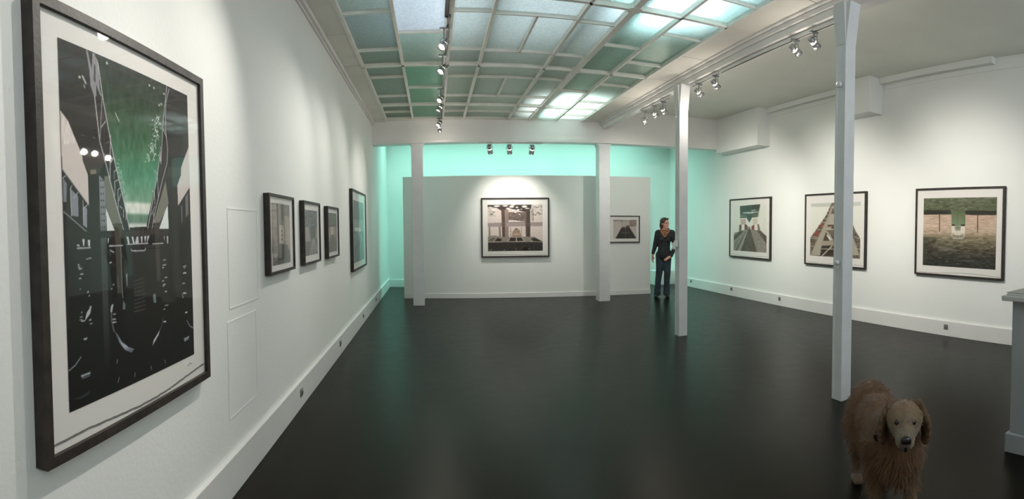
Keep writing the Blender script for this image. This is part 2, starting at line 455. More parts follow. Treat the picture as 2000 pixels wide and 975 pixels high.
o = obj('border_boards', bm, M_border, sky); o.matrix_parent_inverse = inv
# roof structure above the glass whose shadow falls on the panes
bm = B()
for gx in (0.62, 1.55, 1.98): box(bm, gx - .05, gx + .05, 1.9, 9.9, 3.70, 3.80)
o = obj('upper_purlins', bm, M_bar, sky); o.matrix_parent_inverse = inv

# ------------------------------------------------------------------ columns
def wide_column(cx, yf, wdt, ztop, label):
    r = empty('structural_column', (cx, yf + wdt / 2, 0), 0, label, 'column', 'white columns')
    h = wdt / 2; ztop -= 0.002
    bm = B(); box(bm, -h, h, -h, h, 0, ztop, 0.006)
    obj('shaft', bm, M_col, r)
    bm = B()
    for s in (-1, 1):
        extrude_poly(bm, [(s * h, -h, ztop), (s * (h + .035), -h, ztop), (s * h, -h, ztop - .06)], (0, wdt, 0))
    obj('bracket', bm, M_col, r)
    return r
def slim_column(cx, cy_, wdt, ztop, label):
    r = empty('structural_column', (cx, cy_, 0), 0, label, 'column', 'white columns')
    h = wdt / 2; t = 0.016
    bm = B()                                           # riveted steel section: two channels back to back with a groove
    box(bm, -h, h, -h, -h + t + .006, 0, ztop, 0.003); box(bm, -h, h, h - t - .006, h, 0, ztop, 0.003)
    box(bm, -h + .006, h - .006, -h + t, h - t, 0, ztop)
    obj('shaft', bm, M_col, r)
    bm = B()                                           # flared gusset at the head
    for s in (-1, 1):
        extrude_poly(bm, [(-h, s * h, ztop - .34), (-h, s * (h + .012), ztop - .26), (-h, s * (h + .05), ztop), (-h, s * h, ztop)], (wdt, 0, 0))
        extrude_poly(bm, [(s * h, -h, ztop - .34), (s * (h + .010), -h, ztop - .26), (s * (h + .03), -h, ztop), (s * h, -h, ztop)], (0, wdt, 0))
    obj('head_gusset', bm, M_col, r)
    bm = B()
    for k in range(5):
        for s in (-1, 1): lathe(bm, (s * h * .6, -h + .001, ztop - .05 - k * .06), (0, -1, 0), [(0, .008), (.004, .006)], 8)
        for s in (-1, 1): lathe(bm, (-h + .001, s * h * .6, ztop - .05 - k * .06), (-1, 0, 0), [(0, .008), (.004, .006)], 8)
    obj('rivets', bm, M_col, r)
    return r, h
wide_column(-0.289, 10.0, 0.218, 3.12, 'wide white column left of the central picture')
wide_column(3.325, 9.83, 0.225, 3.14, 'wide white column in front of the small partition picture')
for (cx, cy_, lab, zb) in ((3.25, 6.37, 'slim white column beside the standing person, with a white fitting at hand height', 1.22), (3.185, 3.22, 'nearest slim white column standing behind the dog, grooved and slightly chipped', 1.32)):
    r, h = slim_column(cx, cy_, 0.128 if cy_ > 5 else 0.118, 3.40, lab)
    bm = B()
    if cy_ > 5:
        box(bm, -h - .035, -h, -.03, .035, zb, zb + .085, .006); box(bm, -h - .07, -h - .035, -.012, .012, zb - .03, zb + .06, .004)
        obj('white_fitting', bm, M_trim, r)
        bm = B(); lathe(bm, (-h, 0, 2.98), (-1, 0, 0), [(0, .014), (.03, .014), (.034, .008)], 10); obj('bolt', bm, M_col, r, True)
    else:
        lathe(bm, (-h, 0, zb - .12), (-1, 0, 0), [(0, .02), (.012, .022), (.024, .012)], 12); lathe(bm, (-h, 0, zb - .165), (-1, 0, 0), [(0, .012), (.01, .008)], 10)
        lathe(bm, (-h, 0, 2.72), (-1, 0, 0), [(0, .026), (.025, .026), (.03, .016)], 12)
        obj('bolt', bm, M_col, r, True)

# low white box in the far right corner behind the person
bm = B(); box(bm, 5.42, 6.055, 12.1, 12.55, 0, 0.36, 0.006)
lc = tag(obj('low_cabinet', bm, M_trim), 'low white box on the floor in the far right corner of the back room', 'cabinet')

# ------------------------------------------------------------------ sockets
def socket(loc, rz, label, side):
    r = empty('wall_socket', loc, rz, label, 'socket', 'sockets in the %s baseboard' % side)
    bm = B(); box(bm, -.034, .034, -.009, 0, -.034, .034, .004); obj('plate', bm, M_sock, r)
    bm = B(); lathe(bm, (0, -.009, 0), (0, -1, 0), [(0, .022), (.004, .022), (.004, .018), (.0045, .017)], 20); obj('insert', bm, M_sock, r)
    bm = B()
    for dx in (-.008, .008): lathe(bm, (dx, -.0134, -.002), (0, -1, 0), [(0, .0045), (.0015, .0045)], 8)
    lathe(bm, (0, -.0134, .009), (0, -1, 0), [(0, .003), (.006, .003)], 8); obj('holes', bm, M_sockd, r)
for y, z, lab in ((2.30, .13, 'socket in the left baseboard at the bottom edge of the view'), (4.213, .132, 'socket in the left baseboard below and beyond the large picture'),
                  (6.058, .142, 'socket in the left baseboard below the three small pictures'), (8.097, .128, 'socket in the left baseboard below the far tall picture'),
                  (9.936, .137, 'farthest socket in the left baseboard near the wide column')):
    socket((XL + .03, y, z), PI / 2, 'grey square ' + lab, 'left')
for y, z, lab in ((11.34, .145, 'farthest socket in the right baseboard just past the slim column'), (9.498, .15, 'socket in the right baseboard below the tall-looking picture of the walkway'),
                  (7.81, .135, 'socket in the right baseboard between two pictures'), (4.075, .13, 'nearest socket in the right baseboard below the picture of the vault')):
    socket((XR - .03, y, z), -PI / 2, 'grey square ' + lab, 'right')

# ------------------------------------------------------------------ photographic prints
# shapes drawn on the prints: (kind, colour, outline in print coordinates ...)
ART={
'bridge':[('bg',(46,44,40),(27,24,23)),
('g',[(0.01,(44,52,44)),(0.133,(48,72,48)),(0.271,(66,120,84)),(0.341,(92,150,118)),(0.42,(125,170,140)),(0.432,(238,240,228)),(0.458,(225,232,222)),(0.467,(110,150,125)),(0.488,(110,140,122)),(0.498,(225,228,222))],[(0.219,0.002),(0.776,-0.0),(0.744,0.129),(0.705,0.276),(0.672,0.325),(0.583,0.474),(0.564,0.503),(0.423,0.506),(0.402,0.465),(0.334,0.309),(0.323,0.288),(0.291,0.197),(0.259,0.118),(0.231,0.028)]),
('n',16,0.02,0.03,[(0.219,0.002),(0.776,-0.0),(0.705,0.276),(0.583,0.474),(0.423,0.506),(0.259,0.118)]),
('p',(226,214,208),[(0.003,0.193),(0.045,0.217),(0.122,0.305),(0.122,0.317),(0.151,0.355),(0.152,0.444),(0.004,0.348)]),
('n',30,0.012,0.04,[(0.003,0.193),(0.045,0.217),(0.087,0.273),(0.004,0.283)]),
('p',(240,244,240),[(0.26,0.446),(0.317,0.515),(0.264,0.517)]),
('p',(236,242,238),[(0.761,0.421),(0.764,0.511),(0.672,0.513)]),
('p',(216,206,202),[(1.002,0.189),(0.911,0.266),(0.905,0.311),(0.863,0.352),(0.866,0.427),(0.996,0.354)]),
('p',(40,38,38),[(0.779,0.002),(0.993,0.003),(1.002,0.195),(0.931,0.261),(0.904,0.289),(0.743,0.339),(0.571,0.51),(0.564,0.498),(0.672,0.325),(0.705,0.231),(0.744,0.129)]),
('p',(124,122,112),[(0.258,0.354),(0.285,0.352),(0.372,0.493),(0.302,0.494),(0.26,0.442)]),
('p',(128,126,116),[(0.746,0.342),(0.771,0.421),(0.68,0.489),(0.623,0.491)]),
('p',(46,43,42),[(0.264,0.117),(0.325,0.288),(0.336,0.317),(0.385,0.416),(0.426,0.514),(0.381,0.514),(0.326,0.423),(0.285,0.352),(0.257,0.295),(0.221,0.157)]),
('p',(44,40,38),[(0.151,0.339),(0.224,0.332),(0.229,0.699),(0.155,0.694)]),
('p',(70,66,60),[(0.118,0.302),(0.242,0.288),(0.267,0.307),(0.224,0.349),(0.163,0.354),(0.131,0.328)]),
('p',(145,134,116),[(0.168,0.341),(0.205,0.338),(0.205,0.35),(0.168,0.354)]),
('g',[(0.352,(150,150,156)),(0.496,(135,136,142)),(0.521,(84,86,88)),(0.747,(66,64,62)),(0.944,(28,25,24))],[(0.222,0.353),(0.258,0.369),(0.261,0.521),(0.258,0.666),(0.256,1.061),(0.219,1.053),(0.219,0.522)]),
('p',(62,60,60),[(0.227,0.365),(0.235,0.366),(0.235,0.371),(0.227,0.37)]),
('p',(62,60,60),[(0.242,0.364),(0.249,0.365),(0.25,0.37),(0.242,0.369)]),
('p',(62,60,60),[(0.227,0.385),(0.235,0.386),(0.235,0.391),(0.227,0.39)]),
('p',(62,60,60),[(0.242,0.384),(0.25,0.385),(0.25,0.39),(0.242,0.389)]),
('p',(62,60,60),[(0.228,0.404),(0.235,0.405),(0.235,0.41),(0.228,0.409)]),
('p',(62,60,60),[(0.242,0.403),(0.25,0.404),(0.25,0.409),(0.242,0.408)]),
('p',(62,60,60),[(0.228,0.423),(0.236,0.425),(0.236,0.43),(0.228,0.428)]),
('p',(62,60,60),[(0.242,0.423),(0.25,0.424),(0.25,0.429),(0.243,0.428)]),
('p',(62,60,60),[(0.228,0.443),(0.236,0.444),(0.236,0.449),(0.228,0.448)]),
('p',(62,60,60),[(0.243,0.442),(0.251,0.443),(0.251,0.449),(0.243,0.447)]),
('p',(62,60,60),[(0.228,0.462),(0.236,0.464),(0.236,0.469),(0.229,0.467)]),
('p',(62,60,60),[(0.243,0.462),(0.251,0.463),(0.251,0.468),(0.243,0.467)]),
('p',(62,60,60),[(0.229,0.482),(0.237,0.483),(0.237,0.488),(0.229,0.487)]),
('p',(62,60,60),[(0.243,0.481),(0.251,0.483),(0.251,0.488),(0.243,0.486)]),
('p',(62,60,60),[(0.229,0.501),(0.237,0.503),(0.237,0.508),(0.229,0.506)]),
('p',(62,60,60),[(0.244,0.501),(0.252,0.502),(0.252,0.508),(0.244,0.506)]),
('p',(46,42,40),[(0.772,0.327),(0.862,0.32),(0.878,0.743),(0.787,0.736)]),
('p',(62,58,50),[(0.774,0.29),(0.905,0.283),(0.897,0.311),(0.833,0.327),(0.758,0.328)]),
('p',(46,44,42),[(0.004,0.348),(0.152,0.444),(0.153,0.516),(0.005,0.464)]),
('p',(150,150,160),[(0.045,0.398),(0.089,0.419),(0.087,0.475),(0.047,0.472)]),
('p',(135,136,146),[(0.004,0.371),(0.027,0.386),(0.022,0.435),(0.005,0.435)]),
('p',(160,160,170),[(0.115,0.444),(0.14,0.451),(0.136,0.506),(0.114,0.498)]),
('p',(46,42,42),[(0.866,0.43),(0.996,0.354),(0.988,0.473),(0.885,0.51)]),
('p',(125,120,124),[(0.898,0.426),(0.911,0.423),(0.908,0.481),(0.897,0.498)]),
('p',(120,115,118),[(0.946,0.391),(0.98,0.372),(0.976,0.457),(0.946,0.469)]),
('l',(170,168,170),0.004,[(0.004,0.348),(0.152,0.442)]),
('l',(150,148,150),0.005,[(0.005,0.462),(0.133,0.516)]),
('l',(190,190,196),0.004,[(0.004,0.373),(0.022,0.365)]),
('l',(190,190,196),0.004,[(0.047,0.472),(0.046,0.398),(0.056,0.39)]),
('l',(190,190,196),0.004,[(0.062,0.425),(0.089,0.408)]),
('l',(190,190,196),0.004,[(0.115,0.498),(0.117,0.43)]),
('l',(190,190,196),0.004,[(0.119,0.452),(0.142,0.441)]),
('p',(152,150,154),[(0.164,0.003),(0.173,0.002),(0.196,0.052),(0.204,0.004),(0.217,0.003),(0.221,0.011),(0.237,0.018),(0.245,0.104),(0.262,0.126),(0.242,0.117),(0.222,0.091),(0.221,0.125),(0.206,0.128),(0.185,0.099),(0.181,0.059)]),
('p',(60,56,55),[(0.212,0.032),(0.22,0.038),(0.218,0.088),(0.207,0.082)]),
('l',(198,196,198),0.006,[(0.237,0.026),(0.265,0.133),(0.323,0.288),(0.336,0.317),(0.385,0.416),(0.426,0.514)]),
('l',(198,196,198),0.006,[(0.209,0.127),(0.234,0.255),(0.267,0.311),(0.288,0.352),(0.326,0.423),(0.381,0.514)]),
('l',(170,168,172),0.004,[(0.257,0.126),(0.241,0.221),(0.234,0.255)]),
('l',(198,196,198),0.005,[(0.307,0.229),(0.298,0.316),(0.295,0.36)]),
('l',(198,196,198),0.004,[(0.276,0.191),(0.246,0.212)]),
('l',(198,196,198),0.004,[(0.252,0.287),(0.282,0.297)]),
('l',(198,196,198),0.004,[(0.298,0.316),(0.323,0.294)]),
('l',(198,196,198),0.004,[(0.325,0.41),(0.327,0.366),(0.351,0.36)]),
('l',(198,196,198),0.004,[(0.347,0.449),(0.348,0.391),(0.362,0.385)]),
('l',(198,196,198),0.004,[(0.324,0.358),(0.324,0.336),(0.343,0.33)]),
('l',(198,196,198),0.004,[(0.298,0.312),(0.323,0.295)]),
('l',(198,196,198),0.004,[(0.368,0.403),(0.352,0.424)]),
('l',(198,196,198),0.004,[(0.358,0.44),(0.374,0.446)]),
('l',(198,196,198),0.004,[(0.382,0.475),(0.385,0.447)]),
('l',(198,196,198),0.004,[(0.4,0.483),(0.402,0.465)]),
('l',(198,196,198),0.005,[(0.785,0.003),(0.739,0.134),(0.707,0.284),(0.703,0.246),(0.672,0.325),(0.573,0.51)]),
('l',(180,178,182),0.005,[(0.806,0.009),(0.771,0.062),(0.759,0.157),(0.776,0.227),(0.766,0.278),(0.715,0.344),(0.629,0.472),(0.61,0.51)]),
('l',(198,196,198),0.004,[(0.672,0.325),(0.647,0.312)]),
('l',(198,196,198),0.004,[(0.674,0.4),(0.672,0.335)]),
('l',(198,196,198),0.004,[(0.641,0.427),(0.64,0.387),(0.617,0.381)]),
('l',(198,196,198),0.004,[(0.609,0.463),(0.641,0.434)]),
('l',(198,196,198),0.004,[(0.588,0.439),(0.592,0.429)]),
('l',(198,196,198),0.004,[(0.629,0.487),(0.628,0.457)]),
('l',(198,196,198),0.004,[(0.737,0.16),(0.768,0.187)]),
('l',(198,196,198),0.004,[(0.708,0.225),(0.701,0.276)]),
('e',(190,210,200),0.362,0.328,0.004,0.002,1.0),
('l',(205,215,208),0.0031965865777194395,[(0.637,0.227),(0.627,0.234)]),
('e',(190,210,200),0.359,0.331,0.004,0.002,1.0),
('l',(205,215,208),0.004429059626098005,[(0.684,0.256),(0.687,0.259)]),
('e',(190,210,200),0.392,0.377,0.004,0.002,1.0),
('l',(205,215,208),0.003192094314680992,[(0.618,0.237),(0.623,0.241)]),
('e',(190,210,200),0.362,0.336,0.004,0.002,1.0),
('l',(205,215,208),0.005636438400766445,[(0.639,0.242),(0.644,0.248)]),
('e',(190,210,200),0.383,0.346,0.004,0.002,1.0),
('l',(205,215,208),0.0032923629291926318,[(0.585,0.274),(0.577,0.278)]),
('e',(190,210,200),0.398,0.42,0.004,0.002,1.0),
('l',(205,215,208),0.004157598776534708,[(0.668,0.204),(0.664,0.209)]),
('e',(190,210,200),0.395,0.37,0.004,0.002,1.0),
('l',(205,215,208),0.0059729689346064456,[(0.592,0.269),(0.595,0.272)]),
('e',(190,210,200),0.4,0.406,0.004,0.002,1.0),
('l',(205,215,208),0.003633374951026795,[(0.621,0.243),(0.628,0.247)]),
('e',(190,210,200),0.378,0.332,0.004,0.002,1.0),
('l',(205,215,208),0.0054017859637725055,[(0.696,0.131),(0.694,0.134)]),
('e',(190,210,200),0.348,0.336,0.004,0.002,1.0),
('l',(205,215,208),0.0031348207304881088,[(0.601,0.23),(0.606,0.233)]),
('e',(190,210,200),0.416,0.408,0.004,0.002,1.0),
('l',(205,215,208),0.003230912114116236,[(0.668,0.171),(0.67,0.173)]),
('e',(190,210,200),0.345,0.324,0.004,0.002,1.0),
('l',(205,215,208),0.005603337101783167,[(0.696,0.123),(0.692,0.13)]),
('e',(190,210,200),0.401,0.411,0.004,0.002,1.0),
('l',(205,215,208),0.004786950715205912,[(0.657,0.227),(0.658,0.232)]),
('e',(190,210,200),0.411,0.416,0.004,0.002,1.0),
('l',(205,215,208),0.0039032605835224482,[(0.674,0.159),(0.684,0.162)]),
('e',(190,210,200),0.381,0.366,0.004,0.002,1.0),
('l',(205,215,208),0.00484739382391877,[(0.681,0.122),(0.684,0.123)]),
('e',(190,210,200),0.378,0.377,0.004,0.002,1.0),
('l',(205,215,208),0.005214102867756103,[(0.639,0.24),(0.629,0.243)]),
('e',(190,210,200),0.385,0.383,0.004,0.002,1.0),
('l',(205,215,208),0.00396007615724402,[(0.643,0.221),(0.64,0.225)]),
('e',(190,210,200),0.363,0.345,0.004,0.002,1.0),
('l',(205,215,208),0.00308076361502799,[(0.613,0.254),(0.614,0.259)]),
('e',(190,210,200),0.355,0.338,0.004,0.002,1.0),
('l',(205,215,208),0.004305702961598463,[(0.717,0.144),(0.721,0.146)]),
('e',(190,210,200),0.362,0.339,0.004,0.002,1.0),
('l',(205,215,208),0.003507852697669305,[(0.645,0.264),(0.641,0.269)]),
('e',(190,210,200),0.387,0.41,0.004,0.002,1.0),
('l',(205,215,208),0.0035724114175544877,[(0.658,0.209),(0.665,0.214)]),
('e',(190,210,200),0.36,0.321,0.004,0.002,1.0),
('l',(205,215,208),0.004035848414662795,[(0.656,0.254),(0.648,0.259)]),
('e',(190,210,200),0.391,0.398,0.004,0.002,1.0),
('l',(205,215,208),0.004228566349347179,[(0.684,0.187),(0.693,0.189)]),
('e',(190,210,200),0.36,0.298,0.004,0.002,1.0),
('l',(205,215,208),0.0058504834991490685,[(0.647,0.195),(0.656,0.196)]),
('e',(190,210,200),0.391,0.391,0.004,0.002,1.0),
('l',(205,215,208),0.004023206142105999,[(0.645,0.171),(0.639,0.174)]),
('e',(190,210,200),0.366,0.373,0.004,0.002,1.0),
('l',(205,215,208),0.005081116821891765,[(0.639,0.272),(0.649,0.277)]),
('e',(190,210,200),0.409,0.411,0.004,0.002,1.0),
('l',(205,215,208),0.0038996642061854794,[(0.676,0.147),(0.679,0.151)]),
('e',(190,210,200),0.365,0.35,0.004,0.002,1.0),
('l',(205,215,208),0.005584994149379002,[(0.663,0.163),(0.663,0.168)]),
('e',(190,210,200),0.376,0.341,0.004,0.002,1.0),
('l',(205,215,208),0.005375015756646369,[(0.703,0.143),(0.713,0.148)]),
('e',(190,210,200),0.408,0.401,0.004,0.002,1.0),
('l',(205,215,208),0.00381419110108,[(0.681,0.127),(0.676,0.132)]),
('e',(190,210,200),0.354,0.352,0.004,0.002,1.0),
('l',(205,215,208),0.003380589858729799,[(0.686,0.127),(0.678,0.13)]),
('e',(190,210,200),0.405,0.421,0.004,0.002,1.0),
('l',(205,215,208),0.0039437394009182265,[(0.663,0.173),(0.66,0.179)]),
('e',(190,210,200),0.375,0.372,0.004,0.002,1.0),
('l',(205,215,208),0.004666577830988666,[(0.69,0.137),(0.694,0.141)]),
('e',(190,210,200),0.353,0.308,0.004,0.002,1.0),
('l',(205,215,208),0.0041407940455528295,[(0.64,0.252),(0.646,0.257)]),
('e',(190,210,200),0.378,0.351,0.004,0.002,1.0),
('l',(205,215,208),0.005082369634917965,[(0.682,0.188),(0.681,0.191)]),
('e',(190,210,200),0.375,0.365,0.004,0.002,1.0),
('l',(205,215,208),0.005639007859559978,[(0.655,0.192),(0.665,0.195)]),
('e',(190,210,200),0.399,0.411,0.004,0.002,1.0),
('l',(205,215,208),0.005439665117819476,[(0.662,0.142),(0.666,0.147)]),
('e',(190,210,200),0.396,0.397,0.004,0.002,1.0),
('l',(205,215,208),0.004763276309890643,[(0.648,0.14),(0.637,0.145)]),
('e',(190,210,200),0.379,0.396,0.004,0.002,1.0),
('l',(205,215,208),0.003537460814851071,[(0.608,0.272),(0.598,0.279)]),
('e',(190,210,200),0.363,0.313,0.004,0.002,1.0),
('l',(205,215,208),0.0047372292570631675,[(0.568,0.287),(0.574,0.289)]),
('e',(190,210,200),0.379,0.395,0.004,0.002,1.0),
('l',(205,215,208),0.005803687033503941,[(0.624,0.249),(0.615,0.253)]),
('e',(190,210,200),0.369,0.369,0.004,0.002,1.0),
('l',(205,215,208),0.004847942941638381,[(0.66,0.163),(0.666,0.166)]),
('e',(190,210,200),0.364,0.344,0.004,0.002,1.0),
('l',(205,215,208),0.004500928831888677,[(0.692,0.13),(0.702,0.133)]),
('e',(190,210,200),0.399,0.391,0.004,0.002,1.0),
('l',(205,215,208),0.004551276229744242,[(0.665,0.231),(0.664,0.237)]),
('e',(190,210,200),0.409,0.41,0.004,0.002,1.0),
('l',(205,215,208),0.004551761648446888,[(0.607,0.277),(0.606,0.283)]),
('e',(190,210,200),0.359,0.321,0.004,0.002,1.0),
('l',(205,215,208),0.0036969155263488953,[(0.685,0.17),(0.69,0.176)]),
('e',(190,210,200),0.374,0.334,0.004,0.002,1.0),
('l',(205,215,208),0.0038015205611901534,[(0.626,0.222),(0.62,0.224)]),
('e',(190,210,200),0.369,0.358,0.004,0.002,1.0),
('l',(205,215,208),0.0053226136534765866,[(0.679,0.172),(0.672,0.18)]),
('e',(190,210,200),0.385,0.357,0.004,0.002,1.0),
('l',(205,215,208),0.004671363741780152,[(0.601,0.263),(0.601,0.268)]),
('e',(190,210,200),0.413,0.405,0.004,0.002,1.0),
('l',(205,215,208),0.003688804527170702,[(0.68,0.195),(0.675,0.202)]),
('e',(190,210,200),0.378,0.383,0.004,0.002,1.0),
('l',(205,215,208),0.0037758690820071045,[(0.666,0.152),(0.659,0.158)]),
('e',(190,210,200),0.41,0.405,0.004,0.002,1.0),
('l',(205,215,208),0.004269885869867163,[(0.661,0.173),(0.666,0.174)]),
('e',(190,210,200),0.346,0.311,0.004,0.002,1.0),
('l',(205,215,208),0.005026522085144565,[(0.632,0.22),(0.622,0.225)]),
('e',(190,210,200),0.374,0.352,0.004,0.002,1.0),
('l',(205,215,208),0.00417275999766794,[(0.594,0.285),(0.595,0.287)]),
('e',(190,210,200),0.374,0.331,0.004,0.002,1.0),
('l',(205,215,208),0.003290716957919788,[(0.592,0.278),(0.601,0.281)]),
('e',(190,210,200),0.398,0.394,0.004,0.002,1.0),
('l',(205,215,208),0.005418165001660965,[(0.621,0.233),(0.616,0.24)]),
('e',(190,210,200),0.392,0.42,0.004,0.002,1.0),
('l',(205,215,208),0.0040564733160925615,[(0.633,0.206),(0.638,0.211)]),
('e',(190,210,200),0.384,0.368,0.004,0.002,1.0),
('l',(205,215,208),0.005669757751822081,[(0.706,0.144),(0.71,0.146)]),
('e',(190,210,200),0.41,0.415,0.004,0.002,1.0),
('l',(205,215,208),0.004664771481616042,[(0.661,0.219),(0.664,0.223)]),
('e',(190,210,200),0.371,0.337,0.004,0.002,1.0),
('l',(205,215,208),0.004629405377265614,[(0.633,0.248),(0.638,0.252)]),
('e',(190,210,200),0.346,0.333,0.004,0.002,1.0),
('l',(205,215,208),0.003741588876294628,[(0.686,0.201),(0.692,0.204)]),
('e',(190,210,200),0.374,0.339,0.004,0.002,1.0),
('l',(205,215,208),0.0055406510307409035,[(0.684,0.176),(0.676,0.181)]),
('e',(190,210,200),0.358,0.31,0.004,0.002,1.0),
('l',(205,215,208),0.003567508568624223,[(0.702,0.146),(0.7,0.152)]),
('e',(190,210,200),0.383,0.401,0.004,0.002,1.0),
('l',(205,215,208),0.0035809153440159534,[(0.636,0.19),(0.637,0.195)]),
('e',(190,210,200),0.342,0.325,0.004,0.002,1.0),
('l',(205,215,208),0.005673600340051066,[(0.655,0.254),(0.665,0.257)]),
('e',(190,210,200),0.394,0.366,0.004,0.002,1.0),
('l',(205,215,208),0.003898210575335518,[(0.62,0.239),(0.628,0.242)]),
('e',(190,210,200),0.391,0.373,0.004,0.002,1.0),
('l',(205,215,208),0.004475617628688541,[(0.637,0.233),(0.637,0.237)]),
('e',(190,210,200),0.356,0.323,0.004,0.002,1.0),
('l',(205,215,208),0.0043326667274141365,[(0.639,0.23),(0.641,0.237)]),
('e',(190,210,200),0.404,0.41,0.004,0.002,1.0),
('l',(205,215,208),0.004079703046791467,[(0.709,0.122),(0.703,0.126)]),
('e',(190,210,200),0.39,0.364,0.004,0.002,1.0),
('l',(205,215,208),0.0034030700120444915,[(0.626,0.239),(0.634,0.244)]),
('e',(190,210,200),0.397,0.415,0.004,0.002,1.0),
('l',(205,215,208),0.005795219892189001,[(0.584,0.262),(0.592,0.265)]),
('e',(190,210,200),0.376,0.394,0.004,0.002,1.0),
('l',(205,215,208),0.0036009082877450226,[(0.68,0.131),(0.673,0.137)]),
('e',(190,210,200),0.393,0.385,0.004,0.002,1.0),
('l',(205,215,208),0.004393215927278584,[(0.666,0.171),(0.672,0.174)]),
('e',(190,210,200),0.351,0.321,0.004,0.002,1.0),
('l',(205,215,208),0.004587993451093039,[(0.647,0.184),(0.649,0.187)]),
('e',(190,210,200),0.333,0.3,0.004,0.002,1.0),
('l',(205,215,208),0.0035858986115252876,[(0.697,0.192),(0.691,0.196)]),
('e',(190,210,200),0.357,0.35,0.004,0.002,1.0),
('l',(205,215,208),0.0044708254378617055,[(0.682,0.146),(0.672,0.149)]),
('e',(190,210,200),0.357,0.355,0.004,0.002,1.0),
('l',(205,215,208),0.004189826499519669,[(0.684,0.184),(0.673,0.193)]),
('e',(190,210,200),0.347,0.327,0.004,0.002,1.0),
('l',(205,215,208),0.004039077265099165,[(0.657,0.224),(0.649,0.227)]),
('e',(190,210,200),0.388,0.389,0.004,0.002,1.0),
('l',(205,215,208),0.00390164446432672,[(0.633,0.277),(0.628,0.281)]),
('e',(190,210,200),0.382,0.401,0.004,0.002,1.0),
('l',(205,215,208),0.005907802084596108,[(0.621,0.238),(0.623,0.24)]),
('e',(190,210,200),0.332,0.304,0.004,0.002,1.0),
('l',(205,215,208),0.004962935228118182,[(0.687,0.126),(0.696,0.128)]),
('e',(190,210,200),0.419,0.42,0.004,0.002,1.0),
('l',(205,215,208),0.0031026354294042173,[(0.601,0.282),(0.597,0.287)]),
('e',(190,210,200),0.415,0.416,0.004,0.002,1.0),
('l',(205,215,208),0.00416959021718643,[(0.688,0.136),(0.685,0.142)]),
('e',(190,210,200),0.41,0.414,0.004,0.002,1.0),
('l',(205,215,208),0.004660009645504573,[(0.644,0.26),(0.653,0.263)]),
('e',(190,210,200),0.369,0.35,0.004,0.002,1.0),
('l',(205,215,208),0.0035092294403996378,[(0.712,0.158),(0.717,0.163)]),
('e',(200,200,196),0.663,0.03,0.01,0.005,1.0),
('e',(200,200,196),0.623,0.028,0.01,0.005,1.0),
('e',(200,200,196),0.755,0.035,0.01,0.005,1.0),
('e',(200,200,196),0.727,0.075,0.01,0.005,1.0),
('e',(200,200,196),0.706,0.082,0.01,0.005,1.0),
('e',(200,200,196),0.298,0.016,0.01,0.005,1.0),
('e',(200,200,196),0.12,0.087,0.01,0.005,1.0),
('l',(190,200,190),0.006,[(0.347,0.158),(0.372,0.18)]),
('l',(190,195,192),0.009,[(0.138,0.082),(0.156,0.098)]),
('l',(170,172,175),0.007,[(0.145,0.106),(0.149,0.111)]),
('p',(44,41,38),[(0.005,0.501),(0.116,0.515),(0.153,0.516),(0.989,0.509),(0.99,0.531),(0.005,0.536)]),
('p',(58,54,48),[(0.359,0.518),(0.623,0.515),(0.611,0.532),(0.381,0.533)]),
('p',(80,75,66),[(0.302,0.494),(0.372,0.494),(0.37,0.511),(0.361,0.52),(0.363,0.707),(0.322,0.705),(0.317,0.514)]),
('p',(70,66,60),[(0.623,0.491),(0.691,0.488),(0.672,0.513),(0.672,0.69),(0.638,0.688),(0.631,0.517)]),
('l',(120,128,124),0.006,[(0.355,0.56),(0.357,0.707),(0.361,0.721)]),
('p',(214,214,218),[(0.105,0.536),(0.12,0.536),(0.116,0.555),(0.109,0.555)]),
('p',(214,214,218),[(0.138,0.54),(0.153,0.54),(0.15,0.561),(0.139,0.555)]),
('p',(214,214,218),[(0.399,0.534),(0.415,0.534),(0.425,0.559),(0.411,0.558)]),
('p',(214,214,218),[(0.438,0.535),(0.452,0.535),(0.462,0.559),(0.45,0.559)]),
('p',(214,214,218),[(0.479,0.535),(0.491,0.535),(0.495,0.559),(0.464,0.559)]),
('p',(214,214,218),[(0.511,0.535),(0.527,0.535),(0.522,0.559),(0.517,0.559)]),
('p',(214,214,218),[(0.54,0.535),(0.559,0.534),(0.547,0.557)]),
('p',(214,214,218),[(0.569,0.534),(0.587,0.534),(0.559,0.559)]),
('p',(214,214,218),[(0.266,0.537),(0.276,0.537),(0.268,0.556)]),
('p',(214,214,218),[(0.073,0.551),(0.09,0.552),(0.09,0.557),(0.074,0.555)]),
('p',(214,214,218),[(0.743,0.537),(0.757,0.537),(0.754,0.563),(0.745,0.563)]),
('p',(214,214,218),[(0.714,0.537),(0.721,0.537),(0.722,0.558)]),
('l',(200,200,204),0.005,[(0.073,0.561),(0.154,0.562)]),
('l',(200,200,204),0.005,[(0.276,0.56),(0.371,0.561)]),
('l',(200,200,204),0.005,[(0.611,0.562),(0.707,0.562)]),
('l',(200,200,204),0.005,[(0.433,0.575),(0.439,0.58),(0.541,0.582),(0.55,0.575)]),
('l',(200,200,204),0.005,[(0.282,0.573),(0.305,0.58)]),
('l',(200,200,204),0.005,[(0.404,0.558),(0.572,0.559)]),
('p',(225,225,225),[(0.083,0.738),(0.092,0.737),(0.092,0.74),(0.083,0.741)]),
('p',(225,225,225),[(0.909,0.825),(0.935,0.826),(0.935,0.831),(0.909,0.83)]),
('p',(170,172,176),[(0.082,0.644),(0.093,0.643),(0.093,0.646),(0.082,0.647)]),
('p',(205,205,208),[(0.134,0.695),(0.141,0.694),(0.141,0.698),(0.134,0.698)]),
('p',(205,205,208),[(0.898,0.676),(0.935,0.676),(0.935,0.681),(0.898,0.681)]),
('p',(205,205,208),[(0.079,0.617),(0.098,0.616),(0.099,0.62),(0.079,0.62)]),
